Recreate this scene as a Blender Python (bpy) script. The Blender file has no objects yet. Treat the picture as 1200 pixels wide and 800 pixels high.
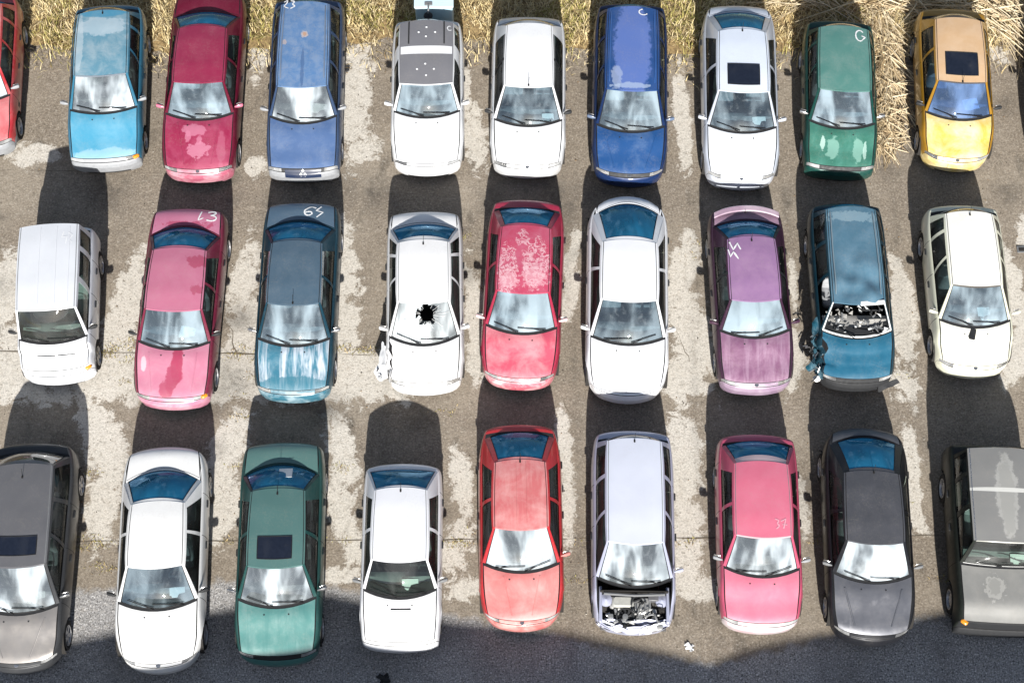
import bpy, math, random
import numpy as np
from mathutils import Vector, noise as mnoise

random.seed(7)
RNG = np.random.default_rng(7)
SC = bpy.context.scene
COL = SC.collection

# ------------------------------------------------------------------ camera
cam_d = bpy.data.cameras.new('camera')
cam_d.sensor_width = 36.0
cam_d.sensor_fit = 'HORIZONTAL'
cam_d.lens = 36.0 * 1850.0 / 1200.0
cam_d.clip_start = 0.5
cam_d.clip_end = 2000.0
cam = bpy.data.objects.new('camera', cam_d)
COL.objects.link(cam)
cam.location = (0, 0, 31.3)
cam.rotation_euler = (math.radians(23.14), 0, 0)
SC.camera = cam

# ------------------------------------------------------------------ sky and sun
SUN_EL = math.radians(30.4)
SUN_DIR = Vector((0.045, -0.86, 0.0)).normalized() * math.cos(SUN_EL) + Vector((0, 0, math.sin(SUN_EL)))
world = bpy.data.worlds.new('World')
SC.world = world
world.use_nodes = True
wn, wl = world.node_tree.nodes, world.node_tree.links
wn.clear()
w_out = wn.new('ShaderNodeOutputWorld')
w_bg = wn.new('ShaderNodeBackground')
w_bg.inputs['Strength'].default_value = 0.05
sky = wn.new('ShaderNodeTexSky')
sky.sky_type = 'NISHITA'
sky.sun_disc = False
sky.sun_elevation = SUN_EL
sky.sun_rotation = math.atan2(SUN_DIR.x, SUN_DIR.y)
sky.air_density = 1.1
sky.dust_density = 1.2
# broken white cloud in the sky (it is what the windscreens mirror)
tc = wn.new('ShaderNodeTexCoord')
cl = wn.new('ShaderNodeTexNoise')
cl.inputs['Scale'].default_value = 6.0
cl.inputs['Detail'].default_value = 5.0
cl.inputs['Roughness'].default_value = 0.58
wl.new(tc.outputs['Generated'], cl.inputs['Vector'])
cr = wn.new('ShaderNodeMapRange')
cr.inputs['From Min'].default_value = 0.54
cr.inputs['From Max'].default_value = 0.68
cr.inputs['To Max'].default_value = 0.5
wl.new(cl.outputs['Fac'], cr.inputs['Value'])
mx = wn.new('ShaderNodeMix')
mx.data_type = 'RGBA'
mx.inputs['B'].default_value = (20.0, 20.0, 20.5, 1)
wl.new(cr.outputs['Result'], mx.inputs['Factor'])
wl.new(sky.outputs['Color'], mx.inputs['A'])
wl.new(mx.outputs['Result'], w_bg.inputs['Color'])
wl.new(w_bg.outputs['Background'], w_out.inputs['Surface'])

sun_d = bpy.data.lights.new('sun', 'SUN')
sun_d.energy = 5.0
sun_d.angle = math.radians(0.7)
sun_d.color = (1.0, 0.965, 0.91)
sun = bpy.data.objects.new('sun', sun_d)
COL.objects.link(sun)
sun.rotation_euler = SUN_DIR.to_track_quat('Z', 'Y').to_euler()
sun.location = (0, -40, 40)

SC.view_settings.view_transform = 'Standard'
SC.view_settings.look = 'None'
SC.view_settings.gamma = 1.0
SC.view_settings.use_curve_mapping = False
SC.view_settings.exposure = 0.74

# ------------------------------------------------------------------ node helpers
def new_mat(name):
    m = bpy.data.materials.new(name)
    m.use_nodes = True
    nt = m.node_tree
    b = nt.nodes['Principled BSDF']
    return m, nt, b

def setin(b, **kw):
    for k, v in kw.items():
        b.inputs[k.replace('_', ' ')].default_value = v

def c4(c):
    return (c[0], c[1], c[2], 1.0)

class NT:
    def __init__(self, nt):
        self.nt = nt
    def n(self, t, **kw):
        x = self.nt.nodes.new(t)
        for k, v in kw.items():
            setattr(x, k, v)
        return x
    def link(self, a, b):
        self.nt.links.new(a, b)
    def coord(self, out='Object'):
        return self.n('ShaderNodeTexCoord').outputs[out]
    def mapping(self, vec, scale=(1, 1, 1), loc=(0, 0, 0), rot=(0, 0, 0)):
        m = self.n('ShaderNodeMapping')
        m.inputs['Scale'].default_value = scale
        m.inputs['Location'].default_value = loc
        m.inputs['Rotation'].default_value = rot
        self.link(vec, m.inputs['Vector'])
        return m.outputs['Vector']
    def noise(self, vec, scale, detail=4.0, rough=0.55, dist=0.0):
        x = self.n('ShaderNodeTexNoise')
        x.inputs['Scale'].default_value = scale
        x.inputs['Detail'].default_value = detail
        x.inputs['Roughness'].default_value = rough
        x.inputs['Distortion'].default_value = dist
        self.link(vec, x.inputs['Vector'])
        return x.outputs['Fac']
    def rng(self, val, a, b, lo=0.0, hi=1.0, smooth=False):
        x = self.n('ShaderNodeMapRange')
        if smooth:
            x.interpolation_type = 'SMOOTHSTEP'
        x.inputs['From Min'].default_value = a
        x.inputs['From Max'].default_value = b
        x.inputs['To Min'].default_value = lo
        x.inputs['To Max'].default_value = hi
        self.link(val, x.inputs['Value'])
        return x.outputs['Result']
    def math(self, op, a, b=None):
        x = self.n('ShaderNodeMath', operation=op)
        for i, v in enumerate((a, b)):
            if v is None:
                continue
            if isinstance(v, (int, float)):
                x.inputs[i].default_value = v
            else:
                self.link(v, x.inputs[i])
        return x.outputs[0]
    def mix(self, fac, a, b):
        x = self.n('ShaderNodeMix', data_type='RGBA')
        if isinstance(fac, (int, float)):
            x.inputs['Factor'].default_value = fac
        else:
            self.link(fac, x.inputs['Factor'])
        for k, v in (('A', a), ('B', b)):
            if isinstance(v, (tuple, list)):
                x.inputs[k].default_value = c4(v)
            else:
                self.link(v, x.inputs[k])
        return x.outputs['Result']
    def ellipse(self, vec, cx, cy, rx, ry, wob=0.5, wscale=6.0):
        """soft-edged patch: 1 inside the ellipse in object x, y"""
        m = self.n('ShaderNodeMapping')
        m.inputs['Scale'].default_value = (1 / rx, 1 / ry, 0.0)
        m.inputs['Location'].default_value = (-cx / rx, -cy / ry, 0.0)
        self.link(vec, m.inputs['Vector'])
        l = self.n('ShaderNodeVectorMath', operation='LENGTH')
        self.link(m.outputs['Vector'], l.inputs[0])
        nz = self.noise(vec, wscale, 5.0, 0.65)
        nz = self.math('MULTIPLY', self.math('SUBTRACT', nz, 0.5), wob * 2)
        s = self.math('ADD', l.outputs['Value'], nz)
        return self.rng(s, 0.9, 1.05, 1.0, 0.0)

def plain(name, col, rough=0.6, metal=0.0, var=0.25, scale=14.0, spec=0.5):
    """simple surface with a little procedural unevenness"""
    m, nt, b = new_mat(name)
    h = NT(nt)
    f = h.noise(h.coord(), scale, 5.0, 0.6)
    lo = tuple(x * (1 - var) for x in col)
    hi = tuple(min(1, x * (1 + var)) for x in col)
    h.link(h.mix(f, lo, hi), b.inputs['Base Color'])
    h.link(h.rng(f, 0.3, 0.7, max(0.02, rough - 0.1), min(1, rough + 0.1)), b.inputs['Roughness'])
    b.inputs['Metallic'].default_value = metal
    b.inputs['Specular IOR Level'].default_value = min(spec, 0.18) if max(col) < 0.06 else spec
    return m

def paint(name, base, metal=0.0, fade=None, famt=0.6, fscale=2.2, streak=0.0, streak_col=None,
          patches=(), rough=0.34, coat=0.6, dirt=0.10, fth=(0.42, 0.62), frough=0.5, lace=()):
    m, nt, b = new_mat(name)
    h = NT(nt)
    co = h.coord()
    col = None
    n1 = h.noise(co, 1.7, 3.0, 0.5)
    col = h.mix(n1, tuple(x * 0.88 for x in base), tuple(min(1, x * 1.10) for x in base))
    fadefac = None
    if fade is not None:
        f = h.noise(co, fscale, 8.0, 0.68, 0.4)
        fadefac = h.rng(f, fth[0], fth[1], 0.0, famt)
        col = h.mix(fadefac, col, fade)
    if streak > 0:
        sc = streak_col or fade or (0.8, 0.8, 0.8)
        v = h.mapping(co, (7.0, 0.9, 1.0))
        s = h.noise(v, 1.2, 5.0, 0.6, 0.6)
        col = h.mix(h.rng(s, 0.45, 0.62, 0.0, streak), col, sc)
    for (cx, cy, rx, ry, pc, amt, wob, ws) in patches:
        e = h.ellipse(co, cx, cy, rx, ry, wob, ws)
        col = h.mix(h.math('MULTIPLY', e, amt), col, pc)
    for (cx, cy, rx, ry, pc, amt) in lace:         # lacquer peeling in curling edges
        e = h.ellipse(co, cx, cy, rx, ry, 0.9, 5.0)
        q = h.noise(co, 9.0, 4.0, 0.6, 0.8)
        band = h.rng(h.math('ABSOLUTE', h.math('SUBTRACT', q, 0.5)), 0.015, 0.06, 1.0, 0.0)
        col = h.mix(h.math('MULTIPLY', h.math('MULTIPLY', e, band), amt), col, pc)
    # dust and water spots
    d = h.noise(co, 26.0, 4.0, 0.7)
    d2 = h.noise(co, 3.1, 4.0, 0.6)
    df = h.math('MULTIPLY', h.rng(d, 0.45, 0.72), h.rng(d2, 0.40, 0.72, 0.05, 1.0))
    col = h.mix(h.math('MULTIPLY', df, dirt * 2.2), col, (0.36, 0.32, 0.26))
    h.link(col, b.inputs['Base Color'])
    b.inputs['Metallic'].default_value = metal
    r = h.rng(d2, 0.3, 0.7, rough - 0.06, rough + 0.12)
    if fadefac is not None:
        r = h.math('MAXIMUM', r, h.math('MULTIPLY', fadefac, frough / max(famt, 0.01)))
    h.link(r, b.inputs['Roughness'])
    if max(base) < 0.2:
        coat = min(coat, 0.25)
        b.inputs['Specular IOR Level'].default_value = 0.22 if max(base) < 0.16 else 0.4
    b.inputs['Coat Weight'].default_value = coat
    b.inputs['Coat Roughness'].default_value = 0.09
    bp = h.n('ShaderNodeBump')
    bp.inputs['Strength'].default_value = 0.05
    bp.inputs['Distance'].default_value = 0.02
    h.link(h.noise(co, 3.5, 2.0), bp.inputs['Height'])
    h.link(bp.outputs['Normal'], b.inputs['Normal'])
    return m

def glass(name, tint=(0.62, 0.72, 0.70), dust_glare=0.16, dust_glare_col=(0.62, 0.64, 0.62), refl=1.0, rcol=(1, 1, 1), ior=1.6, lo=0.22, hi=0.85):
    """car glass: tinted see-through, mirror-like film of reflection, patchy dusty film and painted glare"""
    m = bpy.data.materials.new(name)
    m.use_nodes = True
    nt = m.node_tree
    nt.nodes.clear()
    h = NT(nt)
    out = h.n('ShaderNodeOutputMaterial')
    tr = h.n('ShaderNodeBsdfTransparent')
    tr.inputs['Color'].default_value = c4(tint)
    gl = h.n('ShaderNodeBsdfGlossy')
    gl.inputs['Roughness'].default_value = 0.015
    gl.inputs['Color'].default_value = c4(rcol)
    fr = h.n('ShaderNodeFresnel')
    fr.inputs['IOR'].default_value = ior
    co = h.coord()
    bp = h.n('ShaderNodeBump')
    bp.inputs['Strength'].default_value = 0.06
    bp.inputs['Distance'].default_value = 0.05
    h.link(h.noise(co, 2.2, 2.0), bp.inputs['Height'])
    h.link(bp.outputs['Normal'], gl.inputs['Normal'])
    m1 = h.n('ShaderNodeMixShader')
    fac = h.math('MULTIPLY', fr.outputs['Fac'], 1.9 * refl)
    fac = h.math('MINIMUM', fac, 0.95)
    h.link(fac, m1.inputs['Fac'])
    h.link(tr.outputs['BSDF'], m1.inputs[1])
    h.link(gl.outputs['BSDF'], m1.inputs[2])
    di = h.n('ShaderNodeBsdfDiffuse')
    di.inputs['Color'].default_value = c4(dust_glare_col)
    m2 = h.n('ShaderNodeMixShader')
    oi = h.n('ShaderNodeObjectInfo')
    sh = h.n('ShaderNodeVectorMath', operation='ADD')
    h.link(h.mapping(co, (2.6, 1.0, 1.0)), sh.inputs[0])
    rv = h.n('ShaderNodeCombineXYZ')
    h.link(h.math('MULTIPLY', oi.outputs['Random'], 37.0), rv.inputs['X'])
    h.link(h.math('MULTIPLY', oi.outputs['Random'], 11.0), rv.inputs['Z'])
    h.link(rv.outputs['Vector'], sh.inputs[1])
    a = h.noise(sh.outputs['Vector'], 0.85, 3.0, 0.5, 0.3)
    bb = h.noise(co, 34.0, 3.0, 0.6)
    f = h.math('ADD', h.rng(a, 0.38, 0.64, lo, hi, True), h.rng(bb, 0.5, 0.8, 0.0, 0.04))
    h.link(h.math('MULTIPLY', f, dust_glare), m2.inputs['Fac'])
    h.link(m1.outputs['Shader'], m2.inputs[1])
    h.link(di.outputs['BSDF'], m2.inputs[2])
    h.link(m2.outputs['Shader'], out.inputs['Surface'])
    return m

M = {}
M['seam'] = plain('panel_gap', (0.012, 0.012, 0.013), 0.8)
M['rubber'] = plain('black_rubber', (0.018, 0.018, 0.019), 0.6)
M['plastic'] = plain('black_plastic', (0.028, 0.029, 0.031), 0.5)
M['greyplastic'] = plain('grey_plastic', (0.16, 0.165, 0.17), 0.5)
M['tyre'] = plain('tyre_rubber', (0.022, 0.022, 0.023), 0.85)
M['rim'] = plain('wheel_alloy', (0.42, 0.42, 0.43), 0.38, 0.6)
M['under'] = plain('underbody', (0.03, 0.028, 0.026), 0.9)
M['cloth'] = plain('seat_cloth', (0.32, 0.33, 0.345), 0.95, var=0.35)
M['cloth_pale'] = plain('seat_cloth_pale', (0.34, 0.33, 0.31), 0.95, var=0.3)
M['dash'] = plain('dashboard_plastic', (0.20, 0.205, 0.21), 0.7)
M['lamp'] = glass('lamp_glass', (0.55, 0.57, 0.58), 0.55, (0.75, 0.76, 0.76), 1.3)
M['tail'] = plain('tail_lamp_red', (0.36, 0.02, 0.02), 0.25)
M['amber'] = plain('amber_lens', (0.75, 0.28, 0.02), 0.3)
M['chrome'] = plain('bright_metal', (0.6, 0.6, 0.6), 0.25, 0.9)
M['chalk'] = plain('white_chalk_paint', (0.70, 0.71, 0.72), 0.9, var=0.25, scale=60)
M['paper'] = plain('white_paper', (0.85, 0.85, 0.84), 0.9, var=0.04)
M['plate'] = plain('plate_white', (0.72, 0.73, 0.72), 0.5, var=0.08)
M['wind'] = glass('windscreen_glass', (0.66, 0.84, 0.92), 0.55, (0.54, 0.67, 0.75), 2.1, (0.86, 0.95, 1.0), lo=0.16, hi=0.95)  # pale blue sky haze painted in as diffuse colour
M['wind_dust_glare'] = glass('windscreen_glass_dust_glare', (0.55, 0.62, 0.62), 0.82, (0.66, 0.74, 0.79), 1.8, (0.9, 0.97, 1.0), lo=0.14, hi=1.0)  # white glare painted in as diffuse colour over a dusty film
M['wind_clear'] = glass('windscreen_glass_clear', (0.62, 0.76, 0.70), 0.08, refl=0.6)
M['wind_mid'] = glass('windscreen_glass_light_dust_glare', (0.66, 0.82, 0.88), 0.30, (0.54, 0.67, 0.75), 2.0, (0.86, 0.95, 1.0), lo=0.12, hi=0.95)  # fainter version of the painted windscreen glare
M['wind_shatter'] = glass('windscreen_glass_cracked', (0.5, 0.58, 0.58), 0.9, (0.74, 0.80, 0.82))
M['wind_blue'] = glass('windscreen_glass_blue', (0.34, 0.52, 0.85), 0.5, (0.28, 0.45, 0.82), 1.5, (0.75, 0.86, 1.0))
M['rear'] = glass('rear_window_glass', (0.16, 0.45, 0.66), 0.66, (0.030, 0.23, 0.42), 1.2, (0.40, 0.70, 1.0), 1.6, lo=0.55, hi=1.0)  # tinted glass, with the sky's blue reflection painted in as diffuse colour
M['rear_dark'] = glass('rear_window_dark', (0.06, 0.07, 0.08), 0.05, refl=0.9)
M['side'] = glass('side_window_glass', (0.36, 0.46, 0.43), 0.05, refl=0.32)
M['sunroof'] = plain('sunroof_glass', (0.012, 0.016, 0.028), 0.12, var=0.3)
M['sunroof'].node_tree.nodes['Principled BSDF'].inputs['Specular IOR Level'].default_value = 0.5

# ------------------------------------------------------------------ mesh helpers
def link(name, me, mats, parent=None, smooth=True):
    for m in mats:
        me.materials.append(m)
    o = bpy.data.objects.new(name, me)
    COL.objects.link(o)
    if parent is not None:
        o.parent = parent
    if smooth:
        me.polygons.foreach_set('use_smooth', [True] * len(me.polygons))
    return o

class MB:
    """collects faces of one mesh, with a material slot per face"""
    def __init__(self):
        self.v, self.f, self.mi, self.mats = [], [], [], []
    def slot(self, mat):
        if mat not in self.mats:
            self.mats.append(mat)
        return self.mats.index(mat)
    def add(self, verts, faces, mat):
        n = len(self.v)
        s = self.slot(mat)
        self.v += [tuple(p) for p in verts]
        for f in faces:
            self.f.append(tuple(i + n for i in f))
            self.mi.append(s)
    def grid(self, P, mat, skip=None, matfn=None, close_u=False):
        nu, nv = len(P), len(P[0])
        n = len(self.v)
        for row in P:
            self.v += [tuple(p) for p in row]
        for i in range(nu if close_u else nu - 1):
            for j in range(nv - 1):
                if skip and skip(i, j):
                    continue
                i2 = (i + 1) % nu
                self.f.append((n + i * nv + j, n + i2 * nv + j, n + i2 * nv + j + 1, n + i * nv + j + 1))
                self.mi.append(self.slot(matfn(i, j) if matfn else mat))
    def box(self, c, s, mat, bev=0.0, rot=0.0, tilt=0.0):
        """box with chamfered edges; c centre, s full size; rot about z, tilt about x"""
        hx, hy, hz = s[0] / 2, s[1] / 2, s[2] / 2
        b = min(bev, hx * 0.9, hy * 0.9, hz * 0.9)
        prof = [(-hz, b), (-hz + b, 0), (hz - b, 0), (hz, b)] if b > 0 else [(-hz, 0), (hz, 0)]
        rings = []
        for z, ins in prof:
            x, y = hx - ins, hy - ins
            k = b if b > 0 else 0
            if k > 0:
                r = [(x - k, -y), (x, -y + k), (x, y - k), (x - k, y), (-x + k, y), (-x, y - k), (-x, -y + k), (-x + k, -y)]
            else:
                r = [(x, -y), (x, y), (-x, y), (-x, -y)]
            rings.append([(p[0], p[1], z) for p in r])
        cr_, sr = math.cos(rot), math.sin(rot)
        ct, st = math.cos(tilt), math.sin(tilt)
        def tf(p):
            x, y, z = p
            y, z = y * ct - z * st, y * st + z * ct
            x, y = x * cr_ - y * sr, x * sr + y * cr_
            return (x + c[0], y + c[1], z + c[2])
        m = len(rings[0])
        vs = [tf(p) for r in rings for p in r]
        fs = []
        for i in range(len(rings) - 1):
            for j in range(m):
                a, d = i * m + j, i * m + (j + 1) % m
                fs.append((a, d, d + m, a + m))
        fs.append(tuple(reversed(range(m))))
        fs.append(tuple(range((len(rings) - 1) * m, len(rings) * m)))
        self.add(vs, fs, mat)
    def tube(self, pts, r, mat, n=6, r2=None):
        pts = [Vector(p) for p in pts]
        rings = []
        for i, p in enumerate(pts):
            d = (pts[min(i + 1, len(pts) - 1)] - pts[max(i - 1, 0)]).normalized()
            up = Vector((0, 0, 1)) if abs(d.z) < 0.9 else Vector((1, 0, 0))
            a = d.cross(up).normalized()
            b = a.cross(d)
            rr = r if r2 is None else r + (r2 - r) * i / max(1, len(pts) - 1)
            rings.append([p + a * (rr * math.cos(2 * math.pi * k / n)) + b * (rr * math.sin(2 * math.pi * k / n)) for k in range(n)])
        vs = [p for q in rings for p in q]
        fs = []
        for i in range(len(rings) - 1):
            for k in range(n):
                a, b = i * n + k, i * n + (k + 1) % n
                fs.append((a, b, b + n, a + n))
        fs.append(tuple(reversed(range(n))))
        fs.append(tuple(range((len(rings) - 1) * n, len(rings) * n)))
        self.add(vs, fs, mat)
    def lathe(self, prof, mat, n=24, axis='x', c=(0, 0, 0), matfn=None):
        P = []
        for k in range(n):
            a = 2 * math.pi * k / n
            row = []
            for (t, r) in prof:
                if axis == 'x':
                    row.append((c[0] + t, c[1] + r * math.cos(a), c[2] + r * math.sin(a)))
                else:
                    row.append((c[0] + r * math.cos(a), c[1] + r * math.sin(a), c[2] + t))
            P.append(row)
        self.grid(P, mat, close_u=True, matfn=(lambda i, j: matfn(j)) if matfn else None)
    def build(self, name, parent=None, smooth=True, sharp=35):
        me = bpy.data.meshes.new(name)
        me.from_pydata(self.v, [], self.f)
        me.polygons.foreach_set('material_index', self.mi)
        me.update()
        if name in ('windscreen', 'rear_window', 'side_window'):
            t = sum((q.normal.dot(q.center - Vector((0, 0, 0.7))) for q in me.polygons))
            if t < 0:
                me.flip_normals()
        o = link(name, me, self.mats, parent, smooth)
        if smooth and sharp:
            me.set_sharp_from_angle(angle=math.radians(sharp))
        return o

def thing(name, label, cat, loc=(0, 0, 0), rot=0.0, group=None):
    o = bpy.data.objects.new(name, None)
    COL.objects.link(o)
    o.empty_display_size = 0.3
    o.location = loc
    o.rotation_euler = (0, 0, rot)
    o['label'] = label
    o['category'] = cat
    if group:
        o['group'] = group
    return o

def tag(o, label=None, cat=None, group=None, kind=None):
    for k, v in (('label', label), ('category', cat), ('group', group), ('kind', kind)):
        if v:
            o[k] = v
    return o

def pchip(keys):
    """monotone cubic through (x, y) keys"""
    xs = np.array([k[0] for k in keys], float)
    ys = np.array([k[1] for k in keys], float)
    hh = np.diff(xs)
    d = np.diff(ys) / hh
    ms = np.zeros(len(xs))
    for i in range(1, len(xs) - 1):
        if d[i - 1] * d[i] > 0:
            w1, w2 = 2 * hh[i] + hh[i - 1], hh[i] + 2 * hh[i - 1]
            ms[i] = (w1 + w2) / (w1 / d[i - 1] + w2 / d[i])
    ms[0], ms[-1] = d[0], d[-1]
    def f(x):
        x = min(max(x, xs[0]), xs[-1])
        i = min(max(int(np.searchsorted(xs, x)) - 1, 0), len(hh) - 1)
        t = (x - xs[i]) / hh[i]
        return float((2*t**3 - 3*t**2 + 1) * ys[i] + (t**3 - 2*t**2 + t) * hh[i] * ms[i]
                     + (-2*t**3 + 3*t**2) * ys[i+1] + (t**3 - t**2) * hh[i] * ms[i+1])
    return f

# ------------------------------------------------------------------ wheels (shared meshes)
def wheel_meshes():
    t = MB()
    t.lathe([(-0.085, 0.20), (-0.092, 0.25), (-0.08, 0.292), (-0.05, 0.303), (0.05, 0.303), (0.08, 0.292),
             (0.092, 0.25), (0.085, 0.20)], M['tyre'], 28)
    rims = []
    for kind in range(3):
        r = MB()
        r.lathe([(-0.08, 0.205), (0.086, 0.205), (0.088, 0.19), (0.05, 0.175), (0.02, 0.172)], M['rim'], 28)
        if kind == 0:       # five wide spokes over a dark drum
            ns, ww = 5, 0.036
        elif kind == 1:
            ns, ww = 8, 0.024
        else:
            ns, ww = 0, 0
        r.lathe([(0.0, 0.175), (0.004, 0.02), (0.004, 0.0)], M['under'] if ns else M['rim'], 28)
        for k in range(ns):
            a = 2 * math.pi * k / ns
            ca, sa = math.cos(a), math.sin(a)
            vs = []
            for (rad, w2, x) in ((0.03, ww * 1.1, 0.066), (0.10, ww, 0.072), (0.178, ww * 1.25, 0.074)):
                for sgn in (-1, 1):
                    vs.append((x, rad * ca - sgn * w2 * sa, rad * sa + sgn * w2 * ca))
                for sgn in (-1, 1):
                    vs.append((x - 0.035, rad * ca - sgn * w2 * sa, rad * sa + sgn * w2 * ca))
            fs = []
            for i in (0, 4):
                fs += [(i, i + 1, i + 5, i + 4), (i + 2, i + 6, i + 7, i + 3), (i, i + 4, i + 6, i + 2), (i + 1, i + 3, i + 7, i + 5)]
            r.add(vs, fs, M['rim'])
        if ns == 0:         # dished steel wheel with ring of slots and hub cap
            r.lathe([(0.03, 0.172), (0.05, 0.12), (0.04, 0.085), (0.062, 0.06), (0.066, 0.0)], M['rim'], 28)
            for k in range(10):
                a = 2 * math.pi * k / 10
                r.box((0.048, 0.135 * math.cos(a), 0.135 * math.sin(a)), (0.012, 0.022, 0.022), M['under'])
        else:
            r.lathe([(0.05, 0.045), (0.075, 0.04), (0.08, 0.0)], M['rim'], 16)
        rims.append(r)
    def mesh(mb, nm):
        me = bpy.data.meshes.new(nm)
        me.from_pydata(mb.v, [], mb.f)
        me.polygons.foreach_set('material_index', mb.mi)
        for m in mb.mats:
            me.materials.append(m)
        me.polygons.foreach_set('use_smooth', [True] * len(me.polygons))
        me.set_sharp_from_angle(angle=math.radians(35))
        return me
    return mesh(t, 'tyre'), [mesh(r, 'rim') for r in rims]
TYRE_ME, RIM_ME = wheel_meshes()

# ------------------------------------------------------------------ glazing layouts (fractions of the side, base and top)
LAYOUT = {
    'sedan': [(0.02, 0.44, 0.00, 0.41), (0.475, 0.80, 0.455, 0.86)],
    'hatch': [(0.02, 0.42, 0.00, 0.38), (0.45, 0.74, 0.42, 0.74), (0.775, 0.93, 0.79, 0.96)],
    'coupe': [(0.02, 0.52, 0.00, 0.50), (0.555, 0.86, 0.545, 0.90)],
    'estate': [(0.02, 0.36, 0.00, 0.28), (0.39, 0.66, 0.315, 0.63), (0.695, 0.955, 0.67, 0.965)],
    'van': [(0.02, 0.38, 0.00, 0.30), (0.43, 0.70, 0.37, 0.68), (0.76, 0.94, 0.74, 0.95)],
    'targa': [(0.02, 0.40, 0.00, 0.42), (0.62, 0.93, 0.64, 0.94)],
    'box': [(0.02, 0.40, 0.00, 0.34), (0.45, 0.72, 0.40, 0.70), (0.76, 0.96, 0.75, 0.97)],
}

HALF = [  # cross-section: (share of half width, height share of the shoulder, crown share)
    (0.90, 0.0), (0.955, 0.08), (0.98, 0.22), (0.995, 0.38), (1.0, 0.54), (0.99, 0.72), (0.965, 0.88), (0.935, 0.965), (0.895, 1.0)]
TOPX = [0.895, 0.872, 0.72, 0.60, 0.555, 0.36, 0.18, 0.0]

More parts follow.
